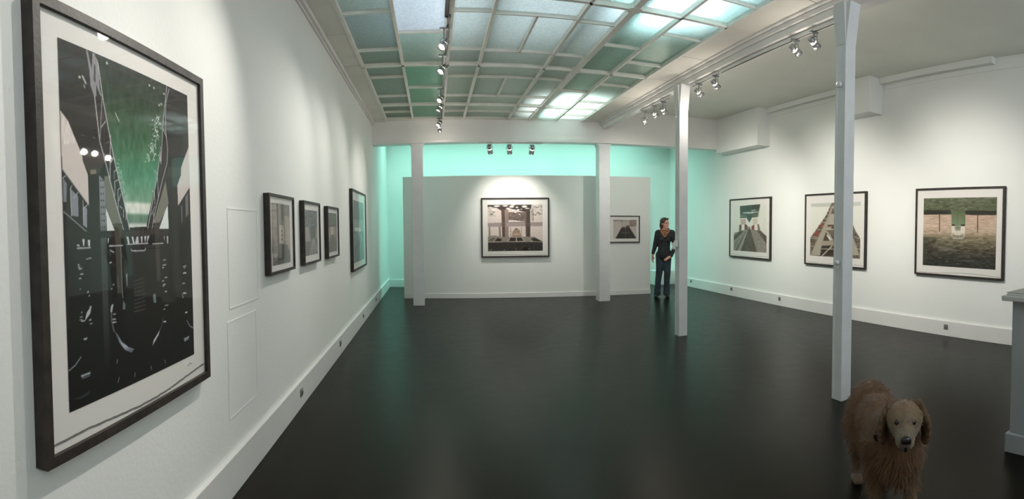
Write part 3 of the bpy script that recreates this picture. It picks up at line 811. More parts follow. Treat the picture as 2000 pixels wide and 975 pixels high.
('p',(170,172,176),[(0.708,0.778),(0.74,0.779),(0.74,0.783),(0.708,0.782)]),
('p',(225,225,225),[(0.692,0.79),(0.708,0.79),(0.708,0.794),(0.692,0.794)]),
('p',(170,172,176),[(0.075,0.757),(0.091,0.757),(0.091,0.76),(0.075,0.76)]),
('p',(205,205,208),[(0.079,0.643),(0.092,0.643),(0.092,0.646),(0.079,0.646)]),
('p',(170,172,176),[(0.888,0.714),(0.92,0.715),(0.92,0.719),(0.888,0.719)]),
('p',(205,205,208),[(0.694,0.704),(0.719,0.704),(0.719,0.708),(0.694,0.708)]),
('p',(170,172,176),[(0.278,0.687),(0.287,0.686),(0.288,0.69),(0.278,0.691)]),
('p',(205,205,208),[(0.136,0.727),(0.148,0.727),(0.148,0.73),(0.136,0.73)]),
('p',(225,225,225),[(0.284,0.787),(0.309,0.789),(0.309,0.792),(0.284,0.791)]),
('p',(170,172,176),[(0.898,0.651),(0.936,0.65),(0.937,0.655),(0.898,0.655)]),
('p',(205,205,208),[(0.131,0.763),(0.145,0.763),(0.145,0.766),(0.131,0.766)]),
('p',(170,172,176),[(0.132,0.774),(0.151,0.774),(0.151,0.778),(0.132,0.777)]),
('p',(205,205,208),[(0.086,0.632),(0.105,0.632),(0.106,0.635),(0.086,0.635)]),
('p',(205,205,208),[(0.687,0.691),(0.704,0.691),(0.705,0.695),(0.687,0.695)]),
('p',(170,172,176),[(0.907,0.658),(0.924,0.657),(0.924,0.661),(0.908,0.662)]),
('p',(170,172,176),[(0.08,0.672),(0.088,0.672),(0.088,0.675),(0.08,0.676)]),
('p',(170,172,176),[(0.71,0.681),(0.737,0.68),(0.737,0.685),(0.711,0.685)]),
('p',(170,172,176),[(0.291,0.675),(0.304,0.675),(0.304,0.678),(0.291,0.679)]),
('p',(170,172,176),[(0.69,0.708),(0.707,0.707),(0.707,0.712),(0.69,0.712)]),
('p',(170,172,176),[(0.698,0.619),(0.728,0.618),(0.728,0.623),(0.698,0.623)]),
('p',(205,205,208),[(0.696,0.636),(0.729,0.636),(0.729,0.64),(0.696,0.64)]),
('p',(170,172,176),[(0.083,0.761),(0.094,0.761),(0.094,0.764),(0.083,0.764)]),
('p',(205,205,208),[(0.692,0.645),(0.708,0.644),(0.708,0.648),(0.692,0.649)]),
('p',(225,225,225),[(0.083,0.761),(0.104,0.762),(0.104,0.765),(0.084,0.764)]),
('p',(205,205,208),[(0.074,0.612),(0.088,0.611),(0.088,0.615),(0.074,0.615)]),
('p',(225,225,225),[(0.075,0.606),(0.083,0.605),(0.083,0.608),(0.075,0.609)]),
('p',(205,205,208),[(0.124,0.684),(0.137,0.684),(0.137,0.687),(0.124,0.688)]),
('p',(225,225,225),[(0.275,0.608),(0.288,0.607),(0.288,0.611),(0.275,0.612)]),
('p',(170,172,176),[(0.123,0.592),(0.138,0.591),(0.138,0.594),(0.123,0.595)]),
('p',(225,225,225),[(0.709,0.73),(0.731,0.73),(0.731,0.734),(0.709,0.734)]),
('p',(205,205,208),[(0.284,0.778),(0.306,0.779),(0.307,0.783),(0.284,0.782)]),
('p',(170,172,176),[(0.137,0.59),(0.159,0.589),(0.159,0.593),(0.137,0.593)]),
('p',(225,225,225),[(0.687,0.833),(0.714,0.835),(0.714,0.839),(0.687,0.837)]),
('p',(225,225,225),[(0.894,0.751),(0.916,0.751),(0.916,0.756),(0.894,0.756)]),
('p',(170,172,176),[(0.286,0.763),(0.308,0.764),(0.308,0.768),(0.286,0.767)]),
('p',(170,172,176),[(0.279,0.735),(0.291,0.734),(0.291,0.738),(0.279,0.738)]),
('p',(86,84,80),[(0.45,0.675),(0.531,0.67),(0.535,0.673),(0.45,0.678)]),
('p',(86,84,80),[(0.449,0.687),(0.531,0.683),(0.535,0.686),(0.449,0.69)]),
('p',(86,84,80),[(0.448,0.699),(0.531,0.696),(0.535,0.698),(0.448,0.702)]),
('p',(86,84,80),[(0.447,0.711),(0.532,0.708),(0.536,0.711),(0.448,0.714)]),
('p',(86,84,80),[(0.447,0.724),(0.532,0.721),(0.536,0.724),(0.447,0.726)]),
('p',(86,84,80),[(0.446,0.736),(0.532,0.734),(0.536,0.736),(0.446,0.739)]),
('p',(86,84,80),[(0.445,0.748),(0.533,0.746),(0.537,0.749),(0.445,0.751)]),
('p',(86,84,80),[(0.444,0.76),(0.533,0.759),(0.537,0.762),(0.444,0.763)]),
('p',(86,84,80),[(0.443,0.772),(0.533,0.772),(0.537,0.775),(0.443,0.775)]),
('p',(170,175,175),[(0.389,0.65),(0.395,0.65),(0.398,0.687),(0.393,0.687)]),
('p',(170,175,175),[(0.398,0.65),(0.395,0.65),(0.398,0.687),(0.393,0.687)]),
('p',(170,175,175),[(0.389,0.65),(0.395,0.65),(0.398,0.687),(0.393,0.687)]),
('p',(170,175,175),[(0.398,0.65),(0.395,0.65),(0.398,0.687),(0.393,0.687)]),
('p',(170,175,175),[(0.389,0.65),(0.395,0.65),(0.398,0.687),(0.393,0.687)]),
('p',(120,140,135),[(0.6,0.734),(0.623,0.73),(0.628,0.763),(0.606,0.759)]),
('p',(110,128,122),[(0.361,0.73),(0.377,0.743),(0.375,0.759),(0.357,0.757)]),
('p',(196,198,204),[(0.274,0.739),(0.291,0.737),(0.28,0.759),(0.269,0.755)]),
('p',(100,102,108),[(0.269,0.755),(0.28,0.759),(0.282,0.786),(0.297,0.819),(0.317,0.83),(0.286,0.817),(0.272,0.785)]),
('g',[(0.836,(120,126,136)),(0.872,(196,204,218)),(0.891,(110,116,128))],[(0.297,0.819),(0.317,0.83),(0.344,0.856),(0.394,0.88),(0.436,0.891),(0.411,0.899),(0.366,0.884),(0.328,0.856)]),
('p',(210,214,222),[(0.654,0.858),(0.64,0.874),(0.61,0.89),(0.584,0.903),(0.597,0.885),(0.627,0.872)]),
('l',(92,92,96),0.005,[(0.687,0.823),(0.674,0.842),(0.654,0.86)]),
('p',(200,202,208),[(0.149,0.725),(0.14,0.747),(0.105,0.765),(0.118,0.742)]),
('p',(176,182,194),[(0.071,0.911),(0.128,0.91),(0.13,0.916),(0.076,0.917)]),
('p',(176,182,194),[(0.078,0.919),(0.129,0.919),(0.129,0.922),(0.076,0.922)]),
('p',(176,182,194),[(0.888,0.922),(0.946,0.921),(0.943,0.927),(0.891,0.928)]),
('p',(176,182,194),[(0.891,0.93),(0.938,0.93),(0.934,0.933),(0.895,0.934)]),
('p',(176,182,194),[(0.092,0.812),(0.117,0.811),(0.115,0.817),(0.101,0.818)]),
('p',(176,182,194),[(0.874,0.743),(0.898,0.772),(0.888,0.77)]),
('p',(176,182,194),[(0.907,0.752),(0.931,0.752),(0.927,0.758),(0.911,0.758)]),
('p',(176,182,194),[(0.074,0.749),(0.092,0.75),(0.092,0.753),(0.076,0.752)]),
('l',(150,156,164),0.005,[(0.309,0.905),(0.303,0.914)]),
('l',(150,156,164),0.005,[(0.316,0.961),(0.308,0.973)]),
('l',(150,156,164),0.005,[(0.436,0.967),(0.431,0.979)]),
('l',(150,156,164),0.005,[(0.566,0.969),(0.571,0.982)]),
('l',(150,156,164),0.005,[(0.692,0.969),(0.695,0.981)]),
('l',(150,156,164),0.005,[(0.926,0.859),(0.956,0.884),(0.995,0.896)]),
('l',(150,156,164),0.005,[(0.005,0.887),(0.042,0.878),(0.075,0.861)]),
('p',(58,64,74),[(0.017,0.966),(0.068,0.969),(0.127,0.962),(0.111,0.973),(0.059,0.974)])],
'corridor':[('bg',(146,144,138),(128,124,116)),
('p',(172,166,158),[(0.0,-0.0),(0.262,-0.0),(0.284,0.877),(0.062,0.865)]),
('p',(120,118,114),[(0.466,0.006),(1.0,-0.0),(0.988,0.197),(0.664,0.186),(0.529,0.349)]),
('p',(178,168,154),[(0.664,0.186),(0.986,0.229),(0.966,0.768),(0.702,0.724)]),
('p',(202,192,176),[(0.383,0.351),(0.661,0.357),(0.668,0.669),(0.373,0.653)]),
('p',(120,110,96),[(0.482,0.436),(0.564,0.437),(0.564,0.47),(0.483,0.468)]),
('p',(120,110,96),[(0.483,0.501),(0.564,0.504),(0.564,0.535),(0.483,0.533)]),
('p',(120,110,96),[(0.483,0.575),(0.564,0.578),(0.564,0.609),(0.484,0.605)]),
('p',(96,94,90),[(0.362,0.661),(0.823,0.687),(1.007,0.896),(1.0,1.0),(0.0,1.0),(0.34,0.814)]),
('p',(70,62,54),[(0.262,-0.0),(0.333,0.0),(0.351,1.008),(0.279,1.003)]),
('p',(186,182,176),[(0.006,0.894),(0.295,0.897),(0.296,0.91),(0.007,0.909)]),
('l',(90,80,70),0.02,[(0.665,0.144),(0.667,0.723)]),
('n',14,0.05,0.05,[(0.0,-0.0),(1.0,-0.0),(1.0,1.0),(0.0,1.0)])],
'tracks':[('bg',(112,112,116),(104,98,94)),
('p',(168,160,152),[(-0.015,0.375),(0.282,0.367),(0.434,0.687),(-0.011,0.686)]),
('p',(150,142,134),[(0.796,0.38),(0.998,0.375),(0.999,0.688),(0.696,0.612)]),
('p',(82,78,78),[(0.449,0.363),(0.843,0.352),(0.829,0.611),(0.436,0.638)]),
('n',60,0.04,0.02,[(-0.0,0.0),(1.0,-0.0),(0.998,0.375),(-0.015,0.375)]),
('n',40,0.03,0.02,[(-0.027,0.686),(0.999,0.688),(1.0,1.0),(0.0,1.0)]),
('l',(206,202,198),0.03,[(0.642,0.637),(0.336,1.006)]),
('l',(206,202,198),0.03,[(0.642,0.637),(0.545,1.012)]),
('l',(206,202,198),0.03,[(0.642,0.637),(0.808,1.02)]),
('l',(206,202,198),0.03,[(0.642,0.637),(1.082,1.028)]),
('l',(150,146,142),0.012,[(0.476,0.687),(0.852,0.688)]),
('l',(150,146,142),0.012,[(0.474,0.722),(0.85,0.724)]),
('l',(150,146,142),0.012,[(0.472,0.757),(0.848,0.76)]),
('l',(150,146,142),0.012,[(0.471,0.792),(0.847,0.796)]),
('l',(150,146,142),0.012,[(0.469,0.826),(0.845,0.832)]),
('l',(150,146,142),0.012,[(0.468,0.861),(0.843,0.868)]),
('l',(150,146,142),0.012,[(0.466,0.896),(0.841,0.904)]),
('l',(150,146,142),0.012,[(0.464,0.93),(0.839,0.939)]),
('l',(150,146,142),0.012,[(0.463,0.965),(0.837,0.975)])],
'underpass':[('bg',(92,112,82),(112,106,90)),
('p',(170,150,128),[(-0.011,0.336),(1.038,0.328),(1.027,0.729),(-0.013,0.724)]),
('p',(214,200,178),[(0.36,0.346),(0.586,0.34),(0.643,0.614),(0.248,0.615)]),
('p',(108,104,86),[(0.299,0.559),(0.648,0.556),(1.024,0.758),(1.0,1.0),(0.0,1.0),(0.009,0.751)]),
('l',(70,62,50),0.03,[(-0.011,0.342),(1.038,0.331)]),
('n',30,0.05,0.03,[(-0.011,0.342),(1.038,0.331),(1.0,1.0),(0.0,1.0)])],
'quay':[('bg',(104,112,112),(66,84,86)),
('p',(150,160,156),[(0.0,0.302),(1.018,0.298),(1.018,0.508),(0.0,0.479)]),
('l',(86,92,92),0.02,[(0.046,0.319),(0.055,0.444)]),
('l',(86,92,92),0.02,[(0.15,0.318),(0.158,0.445)]),
('l',(86,92,92),0.02,[(0.256,0.317),(0.264,0.445)]),
('l',(86,92,92),0.02,[(0.366,0.315),(0.373,0.446)]),
('l',(86,92,92),0.02,[(0.478,0.314),(0.485,0.446)]),
('l',(86,92,92),0.02,[(0.593,0.313),(0.599,0.447)]),
('l',(86,92,92),0.02,[(0.712,0.311),(0.717,0.447)]),
('l',(86,92,92),0.02,[(0.834,0.31),(0.839,0.448)]),
('l',(86,92,92),0.02,[(0.959,0.308),(0.963,0.448)]),
('p',(226,232,226),[(0.139,0.436),(0.642,0.443),(0.693,0.505),(0.092,0.494)]),
('l',(60,64,64),0.012,[(0.0,0.293),(1.019,0.291)]),
('l',(150,168,168),0.02,[(0.452,0.502),(0.0,0.602)]),
('l',(150,168,168),0.02,[(0.452,0.502),(0.0,0.739)]),
('l',(150,168,168),0.02,[(0.452,0.502),(0.09,0.982)]),
('l',(150,168,168),0.02,[(0.452,0.502),(0.42,0.996)]),
('l',(150,168,168),0.02,[(0.452,0.502),(0.78,0.995)]),
('l',(150,168,168),0.02,[(0.452,0.502),(1.007,0.877)]),
('l',(150,168,168),0.02,[(0.452,0.502),(1.018,0.704)]),
('n',18,0.05,0.03,[(0.0,0.497),(1.029,0.508),(1.0,1.0),(0.0,1.0)])],
'pillars':[('bg',(226,212,206),(222,206,196)),
('p',(120,104,96),[(0.38,0.161),(0.685,0.161),(0.685,0.367),(0.38,0.324)]),
('n',40,0.02,0.012,[(0.38,0.161),(0.685,0.161),(0.685,0.384),(0.38,0.384)]),
('p',(72,60,56),[(0.0,0.0),(0.38,0.001),(0.38,0.075),(0.308,0.135),(0.242,0.126),(0.163,0.066),(-0.0,0.057)]),
('p',(62,52,50),[(0.38,0.001),(0.801,0.001),(0.786,0.092),(0.685,0.161),(0.496,0.113),(0.38,0.075)]),
('e',(240,230,224),0.17,0.032,0.07,0.022,1.0),
('e',(240,230,224),0.046,0.06,0.05,0.02,1.0),
('e',(240,230,224),0.438,0.044,0.055,0.03,1.0),
('e',(240,230,224),0.533,0.061,0.03,0.02,1.0),
('e',(240,230,224),0.67,0.044,0.06,0.032,1.0),
('e',(240,230,224),0.474,0.118,0.045,0.018,1.0),
('e',(240,230,224),0.554,0.113,0.035,0.018,1.0),
('e',(240,230,224),0.373,0.084,0.05,0.02,1.0),
('e',(240,230,224),0.721,0.087,0.05,0.018,1.0),
('e',(240,230,224),0.503,0.171,0.03,0.01,1.0),
('e',(240,230,224),0.576,0.209,0.03,0.01,1.0),
('e',(240,230,224),0.612,0.101,0.02,0.012,1.0),
('e',(240,230,224),0.322,0.027,0.06,0.02,1.0),
('e',(240,230,224),0.467,0.011,0.05,0.01,1.0),
('e',(240,230,224),0.119,0.112,0.05,0.02,1.0),
('l',(92,92,84),0.006,[(0.91,0.174),(0.973,0.192)]),
('l',(92,92,84),0.006,[(0.935,0.212),(0.958,0.211)]),
('l',(92,92,84),0.006,[(0.978,0.153),(1.046,0.137)]),
('l',(92,92,84),0.006,[(0.878,0.067),(0.927,0.07)]),
('l',(92,92,84),0.006,[(0.782,0.061),(0.818,0.078)]),
('l',(92,92,84),0.006,[(0.94,0.048),(1.003,0.033)]),
('l',(92,92,84),0.006,[(0.909,0.041),(0.931,0.057)]),
('l',(92,92,84),0.006,[(0.823,0.061),(0.895,0.076)]),
('l',(92,92,84),0.006,[(0.84,0.221),(0.889,0.228)]),
('l',(92,92,84),0.006,[(0.822,0.217),(0.879,0.236)]),
('l',(92,92,84),0.006,[(0.967,0.078),(1.008,0.064)]),
('l',(92,92,84),0.006,[(0.81,0.028),(0.847,0.033)]),
('l',(92,92,84),0.006,[(0.78,0.16),(0.819,0.152)]),
('l',(92,92,84),0.006,[(0.952,0.117),(0.989,0.116)]),
('l',(92,92,84),0.006,[(0.928,0.026),(0.999,0.006)]),
('l',(92,92,84),0.006,[(0.937,0.196),(0.96,0.207)]),
('l',(92,92,84),0.006,[(0.856,0.139),(0.878,0.12)]),
('l',(92,92,84),0.006,[(0.817,0.22),(0.849,0.23)]),
('l',(92,92,84),0.006,[(0.975,0.216),(1.014,0.21)]),
('l',(92,92,84),0.006,[(0.89,0.181),(0.917,0.191)]),
('l',(92,92,84),0.006,[(0.947,0.199),(0.971,0.217)]),
('l',(92,92,84),0.006,[(0.798,0.088),(0.851,0.105)]),
('l',(92,92,84),0.006,[(0.851,0.213),(0.9,0.205)]),
('l',(92,92,84),0.006,[(0.846,0.052),(0.872,0.038)]),
('l',(92,92,84),0.006,[(0.924,0.228),(0.954,0.21)]),
('l',(92,92,84),0.006,[(0.987,0.129),(1.029,0.117)]),
('l',(92,92,84),0.006,[(0.904,0.192),(0.949,0.188)]),
('l',(92,92,84),0.006,[(0.791,0.211),(0.814,0.211)]),
('l',(92,92,84),0.006,[(0.956,0.042),(1.015,0.06)]),
('l',(92,92,84),0.006,[(0.912,0.183),(0.939,0.181)]),
('l',(92,92,84),0.006,[(0.811,0.196),(0.847,0.194)]),
('l',(92,92,84),0.006,[(0.99,0.197),(1.061,0.195)]),
('l',(92,92,84),0.006,[(0.882,0.171),(0.928,0.162)]),
('l',(92,92,84),0.006,[(0.864,0.046),(0.905,0.066)]),
('l',(110,108,100),0.006,[(0.1,0.16),(0.14,0.16)]),
('l',(110,108,100),0.006,[(0.012,0.077),(0.062,0.099)]),
('l',(110,108,100),0.006,[(0.039,0.196),(0.089,0.212)]),
('l',(110,108,100),0.006,[(0.07,0.19),(0.105,0.206)]),
('l',(110,108,100),0.006,[(0.031,0.127),(0.081,0.142)]),
('l',(110,108,100),0.006,[(0.032,0.233),(0.078,0.244)]),
('l',(110,108,100),0.006,[(0.004,0.141),(0.035,0.155)]),
('l',(110,108,100),0.006,[(0.049,0.204),(0.095,0.223)]),
('l',(110,108,100),0.006,[(0.038,0.163),(0.086,0.184)]),
('l',(110,108,100),0.006,[(0.038,0.21),(0.091,0.224)]),
('l',(110,108,100),0.006,[(0.102,0.236),(0.142,0.244)]),
('l',(110,108,100),0.006,[(0.019,0.208),(0.075,0.214)]),
('l',(110,108,100),0.006,[(0.073,0.181),(0.121,0.175)]),
('l',(110,108,100),0.006,[(0.082,0.149),(0.128,0.153)]),
('l',(110,108,100),0.006,[(0.066,0.194),(0.111,0.21)]),
('l',(110,108,100),0.006,[(0.006,0.051),(0.043,0.064)]),
('l',(100,98,92),0.01,[(0.801,0.109),(0.808,0.35)]),
('l',(100,98,92),0.01,[(0.823,0.109),(0.83,0.35)]),
('p',(150,132,124),[(0.25,0.109),(0.38,0.109),(0.376,0.798),(0.263,0.798)]),
('p',(96,76,66),[(0.247,0.075),(0.311,0.113),(0.315,0.805),(0.268,0.805)]),
('p',(78,64,60),[(0.688,0.092),(0.775,0.092),(0.771,0.805),(0.696,0.805)]),
('p',(118,98,90),[(0.682,0.144),(0.705,0.144),(0.707,0.781),(0.69,0.781)]),
('p',(166,150,146),[(-0.001,0.391),(1.0,0.38),(1.0,0.467),(-0.001,0.473)]),
('p',(100,80,74),[(0.685,0.381),(0.775,0.381),(0.775,0.467),(0.684,0.47)]),
('p',(112,90,80),[(0.252,0.391),(0.322,0.391),(0.321,0.47),(0.252,0.47)]),
('l',(110,92,88),0.008,[(0.38,0.384),(0.685,0.376)]),
('p',(132,112,98),[(0.025,0.47),(0.045,0.47),(0.047,0.694),(0.024,0.694)]),
('p',(150,134,120),[(0.198,0.47),(0.234,0.47),(0.241,0.694),(0.205,0.694)]),
('p',(168,140,122),[(0.437,0.694),(0.452,0.574),(0.496,0.514),(0.539,0.508),(0.583,0.557),(0.612,0.694)]),
('p',(60,50,46),[(0.496,0.512),(0.539,0.512),(0.533,0.531),(0.501,0.531)]),
('p',(205,180,160),[(0.481,0.626),(0.554,0.626),(0.554,0.651),(0.481,0.651)]),
('l',(150,128,116),0.01,[(0.365,0.488),(0.365,0.694)]),
('l',(150,128,116),0.01,[(0.416,0.488),(0.415,0.694)]),
('l',(150,128,116),0.01,[(0.612,0.488),(0.612,0.694)]),
('n',30,0.012,0.012,[(0.379,0.557),(0.67,0.557),(0.67,0.712),(0.379,0.712)]),
('p',(150,140,128),[(-0.002,0.677),(0.117,0.66),(0.263,0.694),(0.684,0.694),(0.844,0.694),(1.0,0.798),(1.0,0.815),(-0.002,0.815)]),
('p',(58,46,42),[(0.018,0.763),(0.103,0.715),(0.161,0.715),(0.059,0.789)]),
('p',(52,42,38),[(0.176,0.715),(0.255,0.738),(0.241,0.789),(0.124,0.781)]),
('p',(58,42,40),[(0.408,0.715),(0.51,0.715),(0.502,0.789),(0.386,0.789)]),
('p',(58,44,40),[(0.532,0.715),(0.612,0.715),(0.641,0.784),(0.532,0.784)]),
('p',(48,40,36),[(0.786,0.737),(0.844,0.715),(0.99,0.798),(0.83,0.801)]),
('p',(52,44,38),[(0.001,0.806),(1.0,0.806),(1.0,1.0),(-0.0,1.0)]),
('n',26,0.015,0.02,[(0.001,0.806),(1.0,0.806),(1.0,1.0),(-0.0,1.0)]),
('l',(206,196,184),0.006,[(0.001,0.806),(0.263,0.798)]),
('l',(206,196,184),0.006,[(0.364,0.798),(0.684,0.789)]),
('l',(206,196,184),0.006,[(0.771,0.789),(1.0,0.812)]),
('l',(206,196,184),0.006,[(0.029,0.997),(0.073,0.945)]),
('l',(206,196,184),0.006,[(0.284,0.996),(0.306,0.953)]),
('l',(206,196,184),0.006,[(0.509,0.996),(0.512,0.936)]),
('l',(206,196,184),0.006,[(0.771,0.988),(0.735,0.945)]),
('l',(206,196,184),0.006,[(0.35,0.789),(0.408,0.703)]),
('l',(206,196,184),0.006,[(0.517,0.789),(0.517,0.703)]),
('l',(206,196,184),0.006,[(0.684,0.789),(0.612,0.703)]),
('l',(206,196,184),0.006,[(0.03,0.784),(0.161,0.705)])],
'hull':[('bg',(206,192,186),(212,200,194)),
('p',(164,148,138),[(0.0,-0.0),(0.382,0.0),(0.373,0.112),(0.0,0.087)]),
('p',(150,132,120),[(0.728,0.0),(1.0,-0.0),(0.996,0.339),(0.75,0.363),(0.698,0.213)]),
('n',34,0.04,0.03,[(0.0,-0.0),(1.0,-0.0),(0.996,0.339),(-0.0,0.384)]),
('p',(200,188,174),[(0.403,0.062),(0.646,0.075),(0.637,0.275),(0.414,0.287)]),
('l',(64,50,44),0.012,[(0.373,0.311),(0.387,0.05),(0.687,0.075),(0.709,0.288)]),
('p',(112,88,76),[(0.546,0.3),(0.704,0.288),(0.699,0.413),(0.546,0.412)]),
('p',(60,48,44),[(0.373,0.366),(0.505,0.349),(0.525,0.387),(0.383,0.401)]),
('p',(52,42,38),[(0.353,0.411),(0.699,0.413),(0.99,1.0),(0.091,1.001)]),
('l',(126,116,108),0.012,[(0.699,0.413),(0.99,1.0)]),
('l',(140,124,114),0.016,[(0.353,0.411),(0.091,1.001)]),
('l',(96,92,84),0.02,[(0.522,0.412),(0.523,0.999)]),
('p',(92,88,82),[(0.323,0.661),(0.72,0.664),(0.731,0.714),(0.303,0.723)]),
('n',26,0.03,0.03,[(0.353,0.411),(0.699,0.413),(0.99,1.0),(0.091,1.001)])],
'gallery':[('bg',(238,236,226),(236,232,222)),
('g',[(0.017,(70,76,70)),(0.169,(70,82,72)),(0.261,(120,132,118))],[(0.198,0.022),(0.814,0.0),(0.762,0.256),(0.208,0.272)]),
('e',(226,240,214),0.798,0.198,0.07,0.12,2.5),
('l',(225,232,224),0.014,[(0.303,0.173),(0.739,0.162)]),
('l',(232,236,230),0.008,[(0.426,0.188),(0.62,0.183)]),
('l',(200,215,205),0.012,[(0.552,0.13),(0.68,0.12)]),
('p',(72,84,78),[(0.392,0.194),(0.601,0.188),(0.591,0.258),(0.494,0.385),(0.402,0.269)]),
('l',(60,60,50),0.014,[(0.208,0.275),(0.389,0.273)]),
('l',(60,60,50),0.014,[(0.596,0.266),(0.729,0.261)]),
('p',(206,178,170),[(0.218,0.309),(0.387,0.303),(0.387,0.421),(0.228,0.424)]),
('p',(222,210,190),[(0.596,0.3),(0.739,0.291),(0.729,0.413),(0.601,0.416)]),
('p',(112,88,80),[(0.183,0.425),(0.258,0.424),(0.248,0.56),(0.173,0.565)]),
('p',(104,74,68),[(0.347,0.422),(0.406,0.42),(0.421,0.554),(0.352,0.56)]),
('p',(150,90,84),[(0.406,0.42),(0.46,0.469),(0.451,0.553),(0.416,0.554)]),
('p',(148,78,76),[(0.552,0.467),(0.644,0.418),(0.649,0.551),(0.572,0.553)]),
('p',(140,110,98),[(0.729,0.416),(0.777,0.415),(0.819,0.542),(0.753,0.548)]),
('p',(150,120,112),[(0.46,0.503),(0.487,0.452),(0.536,0.501),(0.543,0.567),(0.451,0.57)]),
('p',(150,144,134),[(-0.0,0.615),(0.19,0.565),(0.475,0.519),(0.786,0.546),(0.995,0.654),(1.0,1.0),(-0.0,1.0)]),
('p',(92,78,68),[(-0.0,0.679),(0.216,0.569),(0.328,0.561),(-0.0,0.79)]),
('p',(104,90,80),[(0.715,0.549),(0.833,0.548),(1.0,0.667),(1.0,0.813)]),
('p',(98,84,74),[(0.455,0.52),(0.528,0.518),(0.739,0.998),(0.19,1.0)]),
('p',(168,160,150),[(0.421,0.554),(0.451,0.553),(0.228,0.993),(0.153,0.995)]),
('p',(150,138,128),[(0.538,0.551),(0.567,0.55),(0.81,0.999),(0.729,0.999)]),
('p',(88,74,64),[(0.377,0.569),(0.406,0.563),(0.102,0.998),(-0.0,1.0),(-0.0,0.911)]),
('p',(140,134,124),[(0.303,0.6),(0.377,0.581),(0.064,0.997),(-0.0,1.0),(-0.0,0.842)]),
('n',20,0.03,0.015,[(-0.0,0.615),(0.475,0.519),(0.995,0.654),(1.0,1.0),(-0.0,1.0)])],
'tower':[('bg',(240,240,228),(236,234,224)),
('p',(206,208,198),[(0.008,0.002),(1.0,-0.0),(1.001,0.075),(0.008,0.067)]),
('p',(112,98,84),[(0.447,0.003),(0.65,0.003),(0.914,0.512),(0.999,0.644),(1.0,0.997),(-0.0,1.0),(0.004,0.663),(0.324,0.245)]),
('n',46,0.012,0.03,[(0.447,0.003),(0.65,0.003),(0.914,0.512),(0.999,0.644),(1.0,0.997),(-0.0,1.0),(0.004,0.663),(0.324,0.245)]),
('l',(190,180,164),0.008,[(0.428,0.089),(0.485,0.093)]),
('l',(190,180,164),0.008,[(0.378,0.153),(0.45,0.161)]),
('l',(190,180,164),0.008,[(0.326,0.218),(0.415,0.229)]),
('l',(190,180,164),0.008,[(0.274,0.284),(0.38,0.298)]),
('l',(190,180,164),0.008,[(0.222,0.351),(0.344,0.367)]),
('l',(190,180,164),0.008,[(0.168,0.419),(0.308,0.437)]),
('l',(190,180,164),0.008,[(0.114,0.487),(0.272,0.508)]),
('l',(190,180,164),0.008,[(0.06,0.556),(0.235,0.579)]),
('l',(190,180,164),0.008,[(0.004,0.627),(0.198,0.651)]),
('p',(140,80,66),[(0.197,0.405),(0.286,0.395),(0.247,0.458),(0.167,0.459)]),
('p',(140,76,62),[(0.127,0.532),(0.217,0.521),(0.178,0.612),(0.046,0.625)]),
('p',(178,170,152),[(0.447,0.063),(0.55,0.065),(0.524,0.228),(0.229,0.981),(0.008,0.992),(0.344,0.315)]),
('p',(178,170,152),[(0.55,0.065),(0.623,0.067),(0.735,0.313),(0.99,0.933),(0.815,0.941),(0.588,0.228)]),
('p',(108,100,82),[(0.457,0.11),(0.55,0.112),(0.551,0.208),(0.429,0.207)]),
('p',(188,180,164),[(0.42,0.21),(0.652,0.212),(0.737,0.483),(0.345,0.509)]),
('p',(110,96,80),[(0.364,0.403),(0.7,0.398),(0.7,0.436),(0.364,0.447)]),
('p',(84,74,62),[(0.441,0.463),(0.478,0.419),(0.501,0.462),(0.544,0.418),(0.554,0.478),(0.441,0.481)]),
('p',(90,80,66),[(0.345,0.509),(0.737,0.491),(0.775,0.686),(0.277,0.707)]),
('l',(196,188,170),0.008,[(0.364,0.512),(0.365,0.611)]),
('l',(196,188,170),0.008,[(0.399,0.511),(0.4,0.61)]),
('l',(196,188,170),0.008,[(0.433,0.511),(0.434,0.609)]),
('l',(196,188,170),0.008,[(0.468,0.51),(0.468,0.608)]),
('l',(196,188,170),0.008,[(0.502,0.509),(0.502,0.607)]),
('l',(196,188,170),0.008,[(0.535,0.508),(0.536,0.606)]),
('l',(196,188,170),0.008,[(0.569,0.507),(0.57,0.604)]),
('l',(196,188,170),0.008,[(0.602,0.507),(0.603,0.603)]),
('l',(196,188,170),0.008,[(0.635,0.506),(0.636,0.602)]),
('l',(196,188,170),0.008,[(0.668,0.505),(0.669,0.601)]),
('l',(196,188,170),0.008,[(0.701,0.504),(0.702,0.6)]),
('l',(196,188,170),0.008,[(0.733,0.503),(0.735,0.599)]),
('p',(186,178,162),[(0.326,0.527),(0.364,0.526),(0.49,0.681),(0.452,0.7)]),
('p',(236,232,222),[(0.342,0.598),(0.374,0.597),(0.452,0.682),(0.423,0.701)]),
('p',(176,166,148),[(0.268,0.708),(0.775,0.678),(0.776,0.755),(0.258,0.798)]),
('p',(64,56,46),[(0.248,0.798),(0.794,0.771),(0.824,0.958),(0.219,0.991)]),
('l',(210,202,186),0.016,[(0.259,0.99),(0.462,0.797)]),
('l',(196,188,170),0.01,[(0.248,0.86),(0.813,0.839)]),
('l',(180,172,156),0.012,[(0.519,0.785),(0.521,0.988)]),
('l',(190,182,166),0.008,[(0.004,0.663),(0.188,0.675)]),
('l',(190,182,166),0.008,[(0.004,0.82),(0.138,0.822)]),
('l',(190,182,166),0.008,[(0.898,0.614),(0.999,0.647)]),
('l',(190,182,166),0.008,[(0.901,0.817),(0.997,0.828)])],
'vault':[('bg',(98,106,78),(48,48,38)),
('g',[(0.017,(104,108,84)),(0.189,(92,98,68))],[(-0.0,-0.0),(1.0,-0.0),(0.998,0.242),(-0.003,0.244)]),
